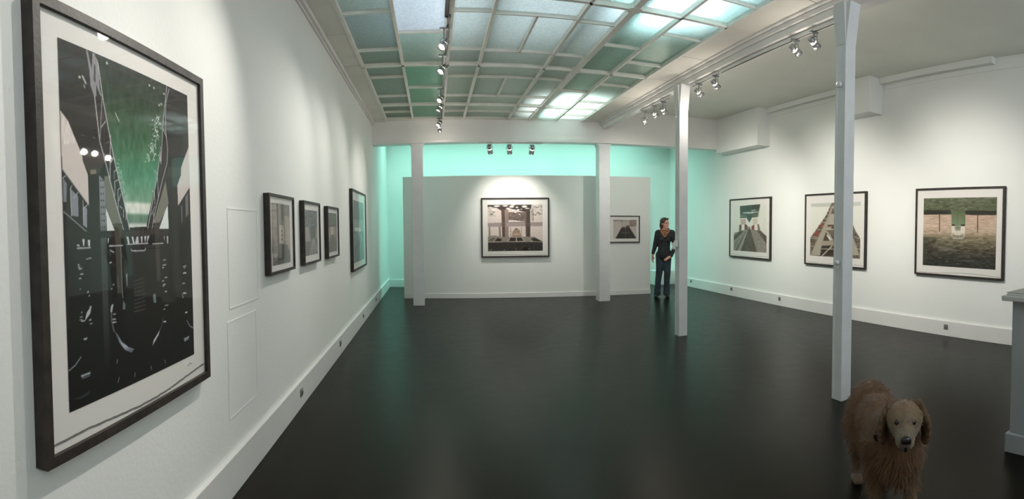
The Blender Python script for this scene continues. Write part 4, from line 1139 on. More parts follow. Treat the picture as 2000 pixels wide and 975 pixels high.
('n',34,0.05,0.015,[(-0.0,-0.0),(1.0,-0.0),(0.998,0.242),(-0.003,0.244)]),
('g',[(0.259,(206,178,158)),(0.425,(212,186,164)),(0.543,(176,156,132))],[(-0.003,0.241),(0.996,0.249),(0.997,0.572),(-0.001,0.56)]),
('n',24,0.06,0.012,[(-0.003,0.241),(0.996,0.249),(0.997,0.572),(-0.001,0.56)]),
('g',[(0.151,(84,90,62)),(0.208,(40,38,26)),(0.248,(60,52,40))],[(-0.002,0.17),(0.396,0.174),(0.397,0.231),(0.28,0.242),(-0.001,0.248)]),
('g',[(0.163,(84,90,62)),(0.217,(40,40,28)),(0.255,(60,52,40))],[(0.591,0.182),(0.997,0.185),(0.999,0.251),(0.689,0.251),(0.592,0.24)]),
('g',[(0.189,(98,108,76)),(0.393,(128,146,112))],[(0.4,0.179),(0.591,0.182),(0.594,0.401),(0.408,0.401)]),
('l',(84,60,48),0.012,[(0.234,0.24),(0.239,0.483)]),
('l',(80,58,46),0.012,[(0.755,0.247),(0.758,0.485)]),
('p',(236,226,212),[(0.408,0.406),(0.59,0.406),(0.592,0.518),(0.411,0.54)]),
('p',(50,48,36),[(0.408,0.381),(0.454,0.381),(0.454,0.406),(0.408,0.406)]),
('p',(50,48,36),[(0.533,0.381),(0.589,0.381),(0.59,0.406),(0.533,0.406)]),
('p',(150,160,134),[(0.454,0.4),(0.533,0.399),(0.532,0.472),(0.456,0.473)]),
('p',(92,86,72),[(0.468,0.488),(0.509,0.488),(0.51,0.52),(0.469,0.52)]),
('l',(120,110,96),0.008,[(0.463,0.433),(0.531,0.433)]),
('e',(196,186,166),0.495,0.544,0.105,0.055,0.3),
('e',(150,142,122),0.496,0.548,0.08,0.035,0.3),
('e',(226,218,200),0.495,0.512,0.06,0.03,0.3),
('g',[(0.559,(150,138,110)),(0.678,(112,104,84)),(0.837,(56,52,42)),(0.996,(40,38,32))],[(-0.001,0.547),(0.396,0.545),(0.459,0.603),(0.534,0.601),(0.601,0.55),(0.996,0.534),(1.0,1.0),(0.0,1.0)]),
('p',(60,58,46),[(-0.002,0.577),(0.215,0.581),(0.05,0.943),(0.0,1.0)],0.7),
('n',42,0.05,0.012,[(-0.0,0.577),(0.996,0.557),(1.0,1.0),(0.0,1.0)]),
('p',(86,80,64),[(0.35,1.0),(0.382,1.002),(0.382,1.013),(0.35,1.012)],0.5),
('p',(86,80,64),[(0.183,0.678),(0.26,0.679),(0.26,0.69),(0.183,0.689)],0.5),
('p',(126,120,100),[(0.333,0.874),(0.385,0.874),(0.385,0.886),(0.333,0.885)],0.5),
('p',(126,120,100),[(0.486,0.839),(0.563,0.838),(0.564,0.85),(0.487,0.85)],0.5),
('p',(126,120,100),[(0.225,0.715),(0.25,0.718),(0.25,0.729),(0.225,0.727)],0.5),
('p',(86,80,64),[(0.593,0.796),(0.669,0.795),(0.67,0.806),(0.593,0.807)],0.5),
('p',(150,142,118),[(0.246,0.724),(0.333,0.725),(0.333,0.736),(0.246,0.736)],0.5),
('p',(150,142,118),[(0.485,0.94),(0.515,0.941),(0.515,0.952),(0.485,0.951)],0.5),
('p',(86,80,64),[(0.443,0.888),(0.497,0.888),(0.497,0.899),(0.444,0.899)],0.5),
('p',(86,80,64),[(0.588,0.693),(0.658,0.694),(0.658,0.705),(0.588,0.704)],0.5),
('p',(150,142,118),[(0.208,1.003),(0.263,1.003),(0.264,1.014),(0.208,1.015)],0.5),
('p',(86,80,64),[(0.281,0.964),(0.334,0.964),(0.334,0.975),(0.281,0.975)],0.5),
('p',(126,120,100),[(0.879,0.712),(0.92,0.714),(0.92,0.725),(0.879,0.723)],0.5),
('p',(86,80,64),[(0.269,0.926),(0.299,0.928),(0.299,0.939),(0.269,0.938)],0.5),
('p',(126,120,100),[(0.42,0.757),(0.482,0.758),(0.483,0.769),(0.42,0.768)],0.5),
('p',(86,80,64),[(0.577,0.689),(0.608,0.691),(0.609,0.702),(0.577,0.7)],0.5),
('p',(86,80,64),[(0.397,0.876),(0.47,0.876),(0.471,0.887),(0.397,0.888)],0.5),
('p',(150,142,118),[(0.906,0.809),(0.946,0.81),(0.947,0.821),(0.906,0.819)],0.5),
('p',(126,120,100),[(0.403,0.704),(0.429,0.706),(0.429,0.717),(0.404,0.715)],0.5),
('p',(150,142,118),[(0.477,0.942),(0.554,0.941),(0.554,0.952),(0.477,0.953)],0.5),
('p',(150,142,118),[(0.701,0.654),(0.777,0.655),(0.777,0.666),(0.701,0.665)],0.5),
('p',(150,142,118),[(0.327,0.924),(0.37,0.925),(0.37,0.936),(0.327,0.935)],0.5),
('p',(86,80,64),[(0.814,0.751),(0.882,0.751),(0.883,0.762),(0.814,0.761)],0.5),
('p',(126,120,100),[(0.521,0.704),(0.568,0.706),(0.569,0.717),(0.521,0.715)],0.5),
('p',(86,80,64),[(0.496,0.646),(0.523,0.649),(0.523,0.66),(0.496,0.657)],0.5),
('p',(86,80,64),[(0.228,0.656),(0.259,0.658),(0.259,0.669),(0.229,0.667)],0.5),
('p',(126,120,100),[(0.596,0.672),(0.674,0.672),(0.674,0.683),(0.596,0.683)],0.5),
('p',(150,142,118),[(0.75,0.982),(0.775,0.984),(0.775,0.994),(0.75,0.993)],0.5),
('p',(150,142,118),[(0.904,0.732),(0.961,0.733),(0.962,0.744),(0.904,0.743)],0.5),
('p',(150,142,118),[(0.772,0.741),(0.849,0.741),(0.849,0.752),(0.772,0.752)],0.5),
('p',(86,80,64),[(0.695,0.801),(0.721,0.803),(0.721,0.814),(0.696,0.812)],0.5),
('p',(86,80,64),[(0.18,1.013),(0.253,1.011),(0.254,1.023),(0.18,1.024)],0.5),
('p',(150,142,118),[(0.298,0.754),(0.349,0.755),(0.349,0.767),(0.298,0.765)],0.5),
('p',(126,120,100),[(0.222,0.865),(0.278,0.865),(0.278,0.877),(0.222,0.876)],0.5),
('p',(86,80,64),[(0.809,0.751),(0.836,0.753),(0.837,0.764),(0.809,0.762)],0.5),
('p',(86,80,64),[(0.534,0.663),(0.583,0.665),(0.584,0.676),(0.535,0.674)],0.5),
('p',(126,120,100),[(0.231,0.994),(0.291,0.994),(0.291,1.005),(0.231,1.006)],0.5),
('p',(150,142,118),[(0.536,0.634),(0.561,0.636),(0.562,0.647),(0.536,0.645)],0.5),
('p',(86,80,64),[(0.245,0.912),(0.314,0.911),(0.314,0.923),(0.245,0.923)],0.5),
('p',(86,80,64),[(0.902,0.85),(0.969,0.85),(0.97,0.861),(0.902,0.861)],0.5),
('p',(86,80,64),[(0.234,1.01),(0.306,1.009),(0.306,1.02),(0.234,1.022)],0.5),
('p',(126,120,100),[(0.833,0.821),(0.883,0.822),(0.883,0.833),(0.834,0.832)],0.5),
('p',(150,142,118),[(0.6,0.9),(0.661,0.9),(0.661,0.911),(0.6,0.911)],0.5),
('p',(126,120,100),[(0.399,0.734),(0.427,0.736),(0.427,0.747),(0.399,0.745)],0.5),
('p',(126,120,100),[(0.922,0.972),(0.955,0.973),(0.955,0.984),(0.922,0.983)],0.5),
('p',(86,80,64),[(0.217,0.79),(0.289,0.79),(0.289,0.802),(0.217,0.802)],0.5)],
}
def lin(c):
    c = np.asarray(c, float) / 255.0
    return np.where(c <= 0.04045, c / 12.92, ((c + 0.055) / 1.055) ** 2.4)


def inside(px, py, pts):
    r = np.zeros(px.shape, bool); n = len(pts); j = n - 1
    for i in range(n):
        xi, yi = pts[i]; xj, yj = pts[j]
        if yi != yj:
            r ^= ((yi > py) != (yj > py)) & (px < (xj - xi) * (py - yi) / (yj - yi) + xi)
        j = i
    return r


def raster(ops, W, H, seed=1, ss=2):
    rs = np.random.RandomState(seed)
    w, h = W * ss, H * ss
    gx, gy = np.meshgrid((np.arange(w) + .5) / w, (np.arange(h) + .5) / h)
    img = np.zeros((h, w, 3)); asp = H / W

    def noise(su, sv):
        a, b = max(2, int(1 / su)), max(2, int(1 / sv))
        g = rs.rand(b + 2, a + 2); u = gx * a; v = gy * b
        i, j = u.astype(int), v.astype(int); fu, fv = u - i, v - j
        fu = fu * fu * (3 - 2 * fu); fv = fv * fv * (3 - 2 * fv)
        return (g[j, i] * (1 - fu) * (1 - fv) + g[j, i + 1] * fu * (1 - fv) + g[j + 1, i] * (1 - fu) * fv + g[j + 1, i + 1] * fu * fv) - .5
    def crop(us, vs_, pad):
        a = max(0, int((min(us) - pad) * w)); b = min(w, int((max(us) + pad) * w) + 2)
        c = max(0, int((min(vs_) - pad) * h)); d = min(h, int((max(vs_) + pad) * h) + 2)
        return slice(c, max(c, d)), slice(a, max(a, b))
    for o in ops:
        k = o[0]
        if k == 'bg':
            a, b = np.array(o[1], float), np.array(o[2], float)
            img[:] = a + (b - a) * gy[..., None]
            continue
        if k in 'pgn':
            pts = o[-1] if k != 'p' else o[2]
            sl = crop([q[0] for q in pts], [q[1] for q in pts], 0.01)
        elif k == 'l': sl = crop([q[0] for q in o[3]], [q[1] for q in o[3]], o[2] + .01)
        else: sl = crop([o[2] - o[4], o[2] + o[4]], [o[3] - o[5], o[3] + o[5]], .01)
        X_, Y_, I_ = gx[sl], gy[sl], img[sl]
        if X_.size == 0: continue
        if k == 'p':
            m = inside(X_, Y_, o[2]); a = o[3] if len(o) > 3 else 1
            I_[m] = I_[m] * (1 - a) + np.array(o[1], float) * a
        elif k == 'g':
            st = sorted(o[1]); m = inside(X_, Y_, o[2]); xs = [s[0] for s in st]
            for c in range(3): I_[..., c][m] = np.interp(Y_[m], xs, [s[1][c] for s in st])
        elif k == 'l':
            for (xa, ya), (xb, yb_) in zip(o[3][:-1], o[3][1:]):
                ya, yb_ = ya * asp, yb_ * asp; dx, dy = xb - xa, yb_ - ya; L = dx * dx + dy * dy + 1e-9
                t = np.clip(((X_ - xa) * dx + (Y_ * asp - ya) * dy) / L, 0, 1)
                I_[np.hypot(X_ - xa - t * dx, Y_ * asp - ya - t * dy) < o[2] * .5] = o[1]
        elif k == 'e':
            d = np.hypot((X_ - o[2]) / o[4], (Y_ - o[3]) / o[5]); a = np.clip((1 - d) / max(.05, o[6] * .4), 0, 1)[..., None]
            I_[:] = I_ * (1 - a) + np.array(o[1], float) * a
        elif k == 'n':
            m = inside(X_, Y_, o[4]); n = (noise(o[2], o[3]) + .6 * noise(o[2] / 2, o[3] / 2))[sl]
            I_[m] += (n[m] * 1.6 * o[1])[:, None]
    img += rs.normal(0, 2.0, img.shape)
    img = np.clip(img, 4, 250).reshape(H, ss, W, ss, 3).mean((1, 3))
    return lin(img)


def ink_sheet(name, x0, x1, z0, z1, y, ops, W, parent, seed):
    H = max(8, int(W * (z1 - z0) / (x1 - x0)))
    im = raster(ops, W, H, seed)[::-1]              # bottom row first
    X, Zz = np.meshgrid(np.linspace(x0, x1, W), np.linspace(z0, z1, H))
    co_ = np.stack([X, np.full_like(X, y), Zz], -1).reshape(-1, 3)
    idx = np.arange(W * H).reshape(H, W)
    q = np.stack([idx[:-1, :-1], idx[:-1, 1:], idx[1:, 1:], idx[1:, :-1]], -1).reshape(-1, 4)
    me = bpy.data.meshes.new(name)
    me.vertices.add(len(co_)); me.vertices.foreach_set('co', co_.ravel())
    me.loops.add(q.size); me.loops.foreach_set('vertex_index', q.ravel().astype(np.int32))
    me.polygons.add(len(q)); me.polygons.foreach_set('loop_start', (np.arange(len(q)) * 4).astype(np.int32))
    me.update(calc_edges=True)
    at = me.attributes.new('ink', 'FLOAT_COLOR', 'POINT')
    at.data.foreach_set('color', np.concatenate([im.reshape(-1, 3) * 0.92, np.ones((W * H, 1))], 1).astype(np.float32).ravel())
    me.materials.append(M_print)
    o = bpy.data.objects.new(name, me); COL.objects.link(o); o.parent = parent
    return o


def picture(name, loc, rz, wd, ht, pr, art, label, W, bar=0.028, dep=0.045, deckle=True, group=None, seed=1, sign=False):
    """local x runs to the viewer's right, z up from the lower edge, -y out of the wall; pr = print rectangle"""
    r = empty('framed_photograph', loc, rz, label, 'picture', group)
    h = wd / 2; bm = B(); y0, y1 = -dep, -0.001
    # mitred frame profile
    def side(a, b, c, d):                           # outer a,b inner c,d
        pass
    O = [(-h, 0), (h, 0), (h, ht), (-h, ht)]; I = [(-h + bar, bar), (h - bar, bar), (h - bar, ht - bar), (-h + bar, ht - bar)]
    prof = []
    for k in range(4):
        a, b, c, d = O[k], O[(k + 1) % 4], I[(k + 1) % 4], I[k]
        v = [bm.verts.new((q[0], yy, q[1])) for yy in (y1, y0) for q in (a, b, c, d)]
        for f in ((0, 1, 2, 3), (7, 6, 5, 4), (0, 4, 5, 1), (2, 6, 7, 3)): bm.faces.new([v[i] for i in f])
    bmesh.ops.remove_doubles(bm, verts=bm.verts, dist=1e-5)
    obj('frame', bm, M_frame, r)
    bm = B(); box(bm, -h + bar - .004, h - bar + .004, -dep * .68, -0.004, bar - .004, ht - bar + .004)
    obj('mat_board', bm, M_matb, r)
    ym = -dep * .68 - .0015
    ink_sheet('print', pr[0], pr[1], pr[2], pr[3], ym, ART[art], W, r, seed)
    if deckle:                                      # dark ribbon painted as the shadow of the sheet's torn lower edge
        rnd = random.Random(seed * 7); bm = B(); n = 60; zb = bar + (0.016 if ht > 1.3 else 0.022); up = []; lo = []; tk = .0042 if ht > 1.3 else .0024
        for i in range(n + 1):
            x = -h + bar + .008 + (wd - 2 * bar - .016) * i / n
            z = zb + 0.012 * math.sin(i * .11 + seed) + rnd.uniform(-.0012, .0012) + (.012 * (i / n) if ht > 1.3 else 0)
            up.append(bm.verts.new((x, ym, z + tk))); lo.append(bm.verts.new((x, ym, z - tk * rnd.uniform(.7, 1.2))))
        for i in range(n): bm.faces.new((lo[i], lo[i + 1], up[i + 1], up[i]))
        obj('deckle_shadow', bm, M_shadow_pencil, r)
    if sign:
        bm = B(); rnd = random.Random(4); x = pr[1] - .075; pts = []
        for i in range(14): pts.append((x + i * .004, ym, pr[2] - .035 + rnd.uniform(-.006, .006)))
        tube(bm, pts, .0006, 4); obj('pencil_signature', bm, M_shadow_pencil, r)
    bm = B(); yg = -dep * .86; vs = [bm.verts.new(q) for q in ((-h + bar, yg, bar), (h - bar, yg, bar), (h - bar, yg, ht - bar), (-h + bar, yg, ht - bar))]; bm.faces.new(vs)
    obj('glass', bm, M_glass, r, recalc=False)
    return r


def on_left(y0, y1, z0, z1, pr, **k):
    c = (y0 + y1) / 2
    return picture('p', (XL, c, z0), PI / 2, y1 - y0, z1 - z0, (pr[0] - c, pr[1] - c, pr[2] - z0, pr[3] - z0), **k)
def on_right(y0, y1, z0, z1, pr, **k):             # y0 = far edge (viewer's left)
    c = (y0 + y1) / 2
    return picture('p', (XR, c, z0), -PI / 2, y0 - y1, z1 - z0, (c - pr[0], c - pr[1], pr[2] - z0, pr[3] - z0), **k)
def on_part(x0, x1, z0, z1, pr, **k):               # x measured in the room, converted to along-wall distance
    s0, s1 = [(q - PX0) / math.cos(PROT) for q in (x0, x1)]; c = (s0 + s1) / 2
    p_ = PO + PT_ * c
    f = lambda q: (q - PX0) / math.cos(PROT) - c
    return picture('p', (p_.x, p_.y, z0), PROT, s1 - s0, z1 - z0, (f(pr[0]), f(pr[1]), pr[2] - z0, pr[3] - z0), **k)


on_left(1.175, 2.375, 0.772, 2.262, (1.305, 2.225, 0.918, 2.150), art='bridge', label='huge dark-framed photograph of iron bridge girders over green water, nearest on the left wall', W=330, bar=.034, dep=.05, seed=1, sign=True)
on_left(3.415, 4.068, 1.188, 1.762, (3.50, 3.965, 1.25, 1.697), art='corridor', label='small framed photograph of a pale corridor on the left wall, nearest of three', W=110, deckle=False, seed=2, bar=.02)
on_left(4.39, 5.045, 1.190, 1.758, (4.46, 4.945, 1.268, 1.680), art='tracks', label='small framed photograph of leaves over white rails, middle of three on the left wall', W=110, deckle=False, seed=3, bar=.02)
on_left(5.42, 6.06, 1.188, 1.750, (5.49, 5.970, 1.250, 1.682), art='underpass', label='small framed photograph with a green upper half, third on the left wall', W=110, deckle=False, seed=4, bar=.02)
on_left(7.13, 8.56, 0.900, 2.062, (7.27, 8.345, 1.015, 1.912), art='quay', label='large framed photograph with radiating dark stripes, farthest picture on the left wall', W=150, deckle=False, seed=5)
on_part(1.004, 2.42, 0.860, 2.112, (1.138, 2.28, 0.992, 1.966), art='pillars', label='framed photograph of two pillars under dark leaves, middle of the partition', W=190, seed=6)
on_part(3.70, 4.392, 1.145, 1.732, (3.80, 4.318, 1.234, 1.643), art='hull', label='small framed photograph of a dark tapering walkway, half behind the right wide column', W=90, deckle=False, seed=7, bar=.02)
on_right(9.58, 8.11, 0.850, 2.090, (9.42, 8.24, 0.992, 1.952), art='gallery', label='framed photograph of a striped walkway under a dark green roof, farthest on the right wall', W=150, seed=8)
on_right(7.09, 5.62, 0.842, 2.085, (6.947, 5.742, 1.004, 1.920), art='tower', label='framed photograph of a brown iron tower, partly hidden by the nearest slim column', W=170, seed=9)
on_right(4.64, 3.192, 0.840, 2.086, (4.50, 3.31, 0.979, 1.943), art='vault', label='framed photograph of a brick vault with green above, nearest on the right wall', W=230, seed=10)

# ------------------------------------------------------------------ tracks and spotlights
GL, GR, GB = 'spotlights on the left track', 'spotlights on the right beam', 'spotlights under the cross beam'
def spotlight(loc, aim, power, label, drop=0.13, angle=52, blend=0.8, size=1.0, group=None, color=(1.0, 0.95, 0.875)):
    """loc: where it hangs from the track"""
    r = empty('track_spotlight', loc, 0, label, 'spotlight', group)
    L = Vector((0, 0, -drop)); d = (Vector(aim) - (Vector(loc) + L)).normalized()
    bm = B(); box(bm, -.045, .045, -.016, .016, -.022, 0, .004); obj('adapter', bm, M_metal, r)
    bm = B(); lathe(bm, (0, 0, -.022), (0, 0, -1), [(0, .008), (max(.005, drop - .075), .008)], 8)
    side = d.cross(Vector((0, 0, 1)));
    if side.length < .1: side = Vector((1, 0, 0))
    side.normalize(); top = Vector((0, 0, -drop + .055))
    for s in (-1, 1): tube(bm, [top, top + side * s * .046 * size, L + side * s * .046 * size + d * .0], .0045, 6)
    obj('yoke', bm, M_metal, r)
    bm = B(); lathe(bm, L - d * .065 * size, d, [(0, .018 * size), (.004, .030 * size), (.05 * size, .033 * size), (.058 * size, .028 * size)], 20); obj('rear_housing', bm, M_metal, r, True)
    bm = B(); lathe(bm, L - d * .007 * size, d, [(0, .029 * size), (.012 * size, .029 * size)], 20); obj('vent_slot', bm, M_slot, r)
    bm = B(); lathe(bm, L + d * .005 * size, d, [(0, .030 * size), (.004, .038 * size), (.060 * size, .040 * size), (.060 * size, .036 * size), (.03 * size, .034 * size), (.028 * size, .001)], 20, cap=False); obj('front_housing', bm, M_metal, r, True)
    bm = B(); lathe(bm, L + d * .046 * size, d, [(0, .035 * size), (.003, .034 * size)], 20); obj('lens', bm, M_lens, r)
    ld = bpy.data.lights.new('spot_beam', 'SPOT'); ld.energy = power; ld.spot_size = math.radians(angle); ld.spot_blend = blend
    ld.color = color; ld.shadow_soft_size = 0.018
    lo = bpy.data.objects.new('spot_beam', ld); COL.objects.link(lo); lo.parent = r
    lo.location = L + d * .075 * size
    lo.rotation_euler = d.to_track_quat('-Z', 'Y').to_euler()
    pd = bpy.data.lights.new('ambient_fill', 'POINT'); pd.energy = {GL: 3.5, GR: 9.0}.get(group, 1.5); pd.color = (1.0, .9, .8); pd.shadow_soft_size = 0.05  # added fill hung below the lamp to brighten ceiling and upper walls
    po = bpy.data.objects.new('ambient_fill', pd); COL.objects.link(po); po.parent = r; po.location = L + d * .02 + Vector((0, 0, -.28))
    return r


def track(name, x, y0, y1, z, m, label, wd=.034, ht=.03, along='y'):
    r = empty(name, (x, (y0 + y1) / 2, z) if along == 'y' else ((y0 + y1) / 2, x, z), 0, label, 'light track')
    h = (y1 - y0) / 2; bm = B(); b2 = B()
    a = (lambda p, q, s, t, u, v, bb: box(bb, s, t, p, q, u, v)) if along == 'y' else (lambda p, q, s, t, u, v, bb: box(bb, p, q, s, t, u, v))
    for s in (-1, 1): a(-h, h, s * wd / 2 - .003, s * wd / 2 + .003, -ht, 0, bm)
    a(-h, h, -wd / 2, wd / 2, -.005, 0, bm)
    for e in (-h, h - .004): a(e, e + .004, -wd / 2, wd / 2, -ht, 0, bm)
    obj('channel', bm, m, r)
    a(-h + .004, h - .004, -wd / 2 + .006, wd / 2 - .006, -ht * .7, -.005, b2); obj('conductor', b2, M_track, r)
    return r


track('light_track', 0.155, 1.2, 5.05, 3.537, M_track, 'dark near length of light track under the glass ceiling')
track('light_track', 0.175, 5.06, 9.75, 3.537, M_metal, 'grey far length of light track under the glass ceiling with five lit spotlights')
for (y, aim, pw, lab, dr) in (
        (2.2, (XL, 1.0, 1.2), P_BIG * .45, 'grey spotlight on the near end of the left track above the largest picture', .17),
        (3.3, (XL, 1.78, 1.55), P_BIG, 'grey spotlight on the left track aimed at the largest picture', .17),
        (5.30, (XL, 3.72, 1.55), P_SM, 'grey spotlight nearest in view on the left track, its round face lit', .17),
        (6.12, (XL, 4.70, 1.55), P_SM, 'grey spotlight second in view on the left track', .17),
        (7.60, (XL, 5.72, 1.55), P_SM * 1.1, 'brownish lit spotlight in the middle of the left track', .15),
        (8.20, (XL, 7.75, 1.50), P_SM * .7, 'short pale spotlight just beyond the brownish one on the left track', .14),
        (9.40, (XL, 7.80, 1.5), P_SM, 'bright spotlight near the far end of the left track', .15),
        (9.62, (0.6, 9.4, 0.0), 10, 'glaring spotlight at the very end of the left track beside the cross beam', .19)):
    spotlight((0.135, y, 3.51), aim, pw, lab, dr, angle=72, blend=1.0, group=GL)
track('light_track', 3.33, 3.35, 5.50, 3.40, M_trackw, 'white light track under the long beam between the two slim columns')
track('light_track', 3.33, 6.9, 8.0, 3.40, M_trackw, 'white light track under the long beam near the cross beam')
track('light_track', 3.33, 5.52, 6.25, 3.40, M_trackw, 'short white light track beside the head of the farther slim column')
for (y, aim, pw, lab, dr) in (
        (7.83, (4.07, 10.62, 1.6), P_R * .5, 'spotlight farthest along the right beam, pointing down to the partition', .17),
        (7.45, (XR, 8.85, 1.6), P_R, 'small dark spotlight second from the far end of the right beam', .13),
        (7.14, (XR, 8.4, 1.2), P_R * .6, 'angular spotlight third from the far end of the right beam', .13),
        (6.04, (XR, 6.35, 1.6), P_R, 'spotlight just right of the farther slim column head', .12),
        (5.62, (XR, 6.1, 1.2), P_R * .6, 'spotlight with a bright square face on the right beam before the farther slim column', .11),
        (4.08, (XR, 3.95, 1.6), P_R, 'spotlight with a bright slit on the right beam left of the nearest column', .11),
        (3.80, (XR, 3.7, 1.2), P_R * .6, 'spotlight next to the nearest column on the right beam', .11)):
    spotlight((3.33, y, 3.375), aim, pw, lab, dr, angle=78, blend=1.0, group=GR)
track('light_track', 10.05, 0.88, 2.12, 3.128, M_trackw, 'short light track under the cross beam above the central picture', along='x', ht=.012)
for (x, aim, pw, lab) in ((1.10, (1.5, 10.85, 1.55), P_B, 'left spotlight of the three under the cross beam'), (1.48, (1.7, 10.83, 1.5), P_B * .7, 'middle spotlight of the three under the cross beam'),
                          (1.92, (1.8, 10.82, 1.55), P_B * .8, 'right spotlight of the three under the cross beam')):
    spotlight((x, 10.05, 3.10), aim, pw, lab, .10, angle=88, blend=1.0, group=GB, size=1.3)

# ------------------------------------------------------------------ counter with a catalogue
r = empty('reception_counter', (3.75, 1.0, 0), 0, 'grey painted counter with an overhanging top at the right edge of the view', 'counter')
bm = B(); box(bm, -.61, .60, -.9, .58, .13, 1.03, .006); obj('body', bm, M_counter, r)
bm = B(); box(bm, -.64, .62, -.92, .60, 0, .13, .006); obj('plinth', bm, M_counter, r)
bm = B(); box(bm, -.665, .66, -.95, .635, 1.03, 1.065, .005); obj('top', bm, M_counterp, r)
r = empty('catalogue', (3.275, 1.515, 1.065), math.radians(3), 'grey exhibition catalogue lying on the counter corner', 'book')
bm = B(); box(bm, -.145, .15, -.105, .105, .003, .017); obj('pages', bm, M_pages, r)
bm = B(); box(bm, -.15, .152, -.11, .11, 0, .003, .001); box(bm, -.15, .152, -.11, .11, .017, .020, .001); box(bm, .1495, .153, -.11, .11, 0, .020); obj('cover', bm, M_book, r)

# ------------------------------------------------------------------ living figures: blended volumes
from mathutils import noise as mnoise
def blob_mesh(prims, voxel, smooth=6, fac=0.6):
    bm = B()
    for q in prims:
        if q[0] == 'c':
            _, a, b, ra, rb = q; a, b = Vector(a), Vector(b); d = b - a; L = max(d.length, 1e-4)
            prof = [(-ra * math.cos(t), max(1e-4, ra * math.sin(t))) for t in [PI / 2 * k / 5 for k in range(0, 5)]] + [(0, ra), (L, rb)] + [(L + rb * math.sin(t), max(1e-4, rb * math.cos(t))) for t in [PI / 2 * k / 5 for k in range(1, 6)]]
            lathe(bm, a, d, prof, 14)
        else:
            _, c, rad, rot = q
            mt = Matrix.Translation(c) @ rot.to_4x4() @ Matrix.Diagonal((*rad, 1))
            bmesh.ops.create_uvsphere(bm, u_segments=20, v_segments=12, radius=1, matrix=mt)
    bmesh.ops.recalc_face_normals(bm, faces=bm.faces)
    me = bpy.data.meshes.new('tmp'); bm.to_mesh(me); bm.free()
    o = bpy.data.objects.new('tmp', me); COL.objects.link(o)
    m = o.modifiers.new('r', 'REMESH'); m.mode = 'VOXEL'; m.voxel_size = voxel; m.use_smooth_shade = True
    if smooth:
        s = o.modifiers.new('s', 'SMOOTH'); s.factor = fac; s.iterations = smooth
    dg = bpy.context.evaluated_depsgraph_get(); dg.update()
    out = bpy.data.meshes.new_from_object(o.evaluated_get(dg))
    bpy.data.objects.remove(o); bpy.data.meshes.remove(me)
    for p_ in out.polygons: p_.use_smooth = True
    return out


def link_mesh(name, me, m, parent):
    me.name = name; me.materials.clear(); me.materials.append(m)
    o = bpy.data.objects.new(name, me); COL.objects.link(o); o.parent = parent
    return o


I3 = Matrix.Identity(3)
def rotm(x=0, y=0, z=0):
    from mathutils import Euler
    return Euler((math.radians(x), math.radians(y), math.radians(z))).to_matrix()


M_skin = mat('skin', (0.50, 0.27, 0.19), 0.55, var=0.06, vscale=30)
M_hair = mat('dark_brown_hair', (0.035, 0.022, 0.016), 0.55, var=0.3, vscale=60, bump=0.3, bscale=120)
M_sweater = mat('black_knit', (0.012, 0.014, 0.016), 0.85, var=0.2, vscale=40, bump=0.3, bscale=160)
M_jeans = mat('dark_denim', (0.020, 0.034, 0.044), 0.8, var=0.35, vscale=9, bump=0.2, bscale=200)
M_shoe = mat('black_leather_shoe', (0.012, 0.012, 0.012), 0.4)
M_scarf = mat('brown_orange_scarf', (0.22, 0.10, 0.05), 0.85, var=0.55, vscale=28, bump=0.4, bscale=90)
M_eye = mat('dark_eye', (0.02, 0.015, 0.012), 0.2)

# ------------------------------------------------------------------ the person
per = empty('person', (4.655, 9.93, 0), -math.atan2(4.655, 9.93), 'person in a black sweater, patterned scarf and dark jeans standing beside the partition, head turned', 'person')
V = Vector
HC = V((0.022, -0.02, 1.555)); HR = rotm(0, 0, 48)         # head looks toward the right of the picture
hp = lambda x, y, z: HC + HR @ V((x, y, z))
prims = [
    ('e', tuple(hp(0, .008, .035)), (.070, .088, .085), HR),          # skull
    ('e', tuple(hp(0, -.022, -.035)), (.052, .062, .075), HR),        # face
    ('c', tuple(hp(0, -.060, -.085)), tuple(hp(0, -.064, -.082)), .022, .020),   # chin
    ('c', tuple(hp(0, -.082, .012)), tuple(hp(0, -.102, -.026)), .008, .013),    # nose
    ('c', tuple(hp(-.020, -.080, -.052)), tuple(hp(.020, -.080, -.052)), .010, .010),   # lips
    ('c', tuple(hp(-.035, -.074, .022)), tuple(hp(.035, -.074, .022)), .012, .012),     # brow
    ('e', tuple(hp(-.069, .008, -.005)), (.009, .018, .028), HR), ('e', tuple(hp(.069, .008, -.005)), (.009, .018, .028), HR),
    ('e', tuple(hp(-.036, -.050, -.028)), (.020, .020, .022), HR), ('e', tuple(hp(.036, -.050, -.028)), (.020, .020, .022), HR),
    ('c', (.022, -.005, 1.50), (.025, .015, 1.38), .050, .058),
    ('c', (.03, .02, 1.36), (.01, .01, 1.05), .115, .105), ('c', (.01, .01, 1.05), (.0, .01, .88), .11, .125),
    ('c', (-.10, .02, 1.37), (.15, .02, 1.37), .05, .05),
    ('c', (-.135, .02, 1.355), (-.175, .02, 1.10), .045, .037), ('c', (-.175, .02, 1.10), (-.228, -.03, .905), .036, .024),
    ('c', (.185, .02, 1.355), (.232, .03, 1.08), .045, .037), ('c', (.232, .03, 1.08), (.150, -.09, .872), .036, .024),
    ('c', (-.075, .01, .88), (-.095, -.01, .47), .078, .050), ('c', (-.095, -.01, .47), (-.130, .03, .09), .048, .034),
    ('c', (.075, .01, .88), (.070, -.02, .47), .078, .050), ('c', (.070, -.02, .47), (.060, .02, .09), .048, .034),
]
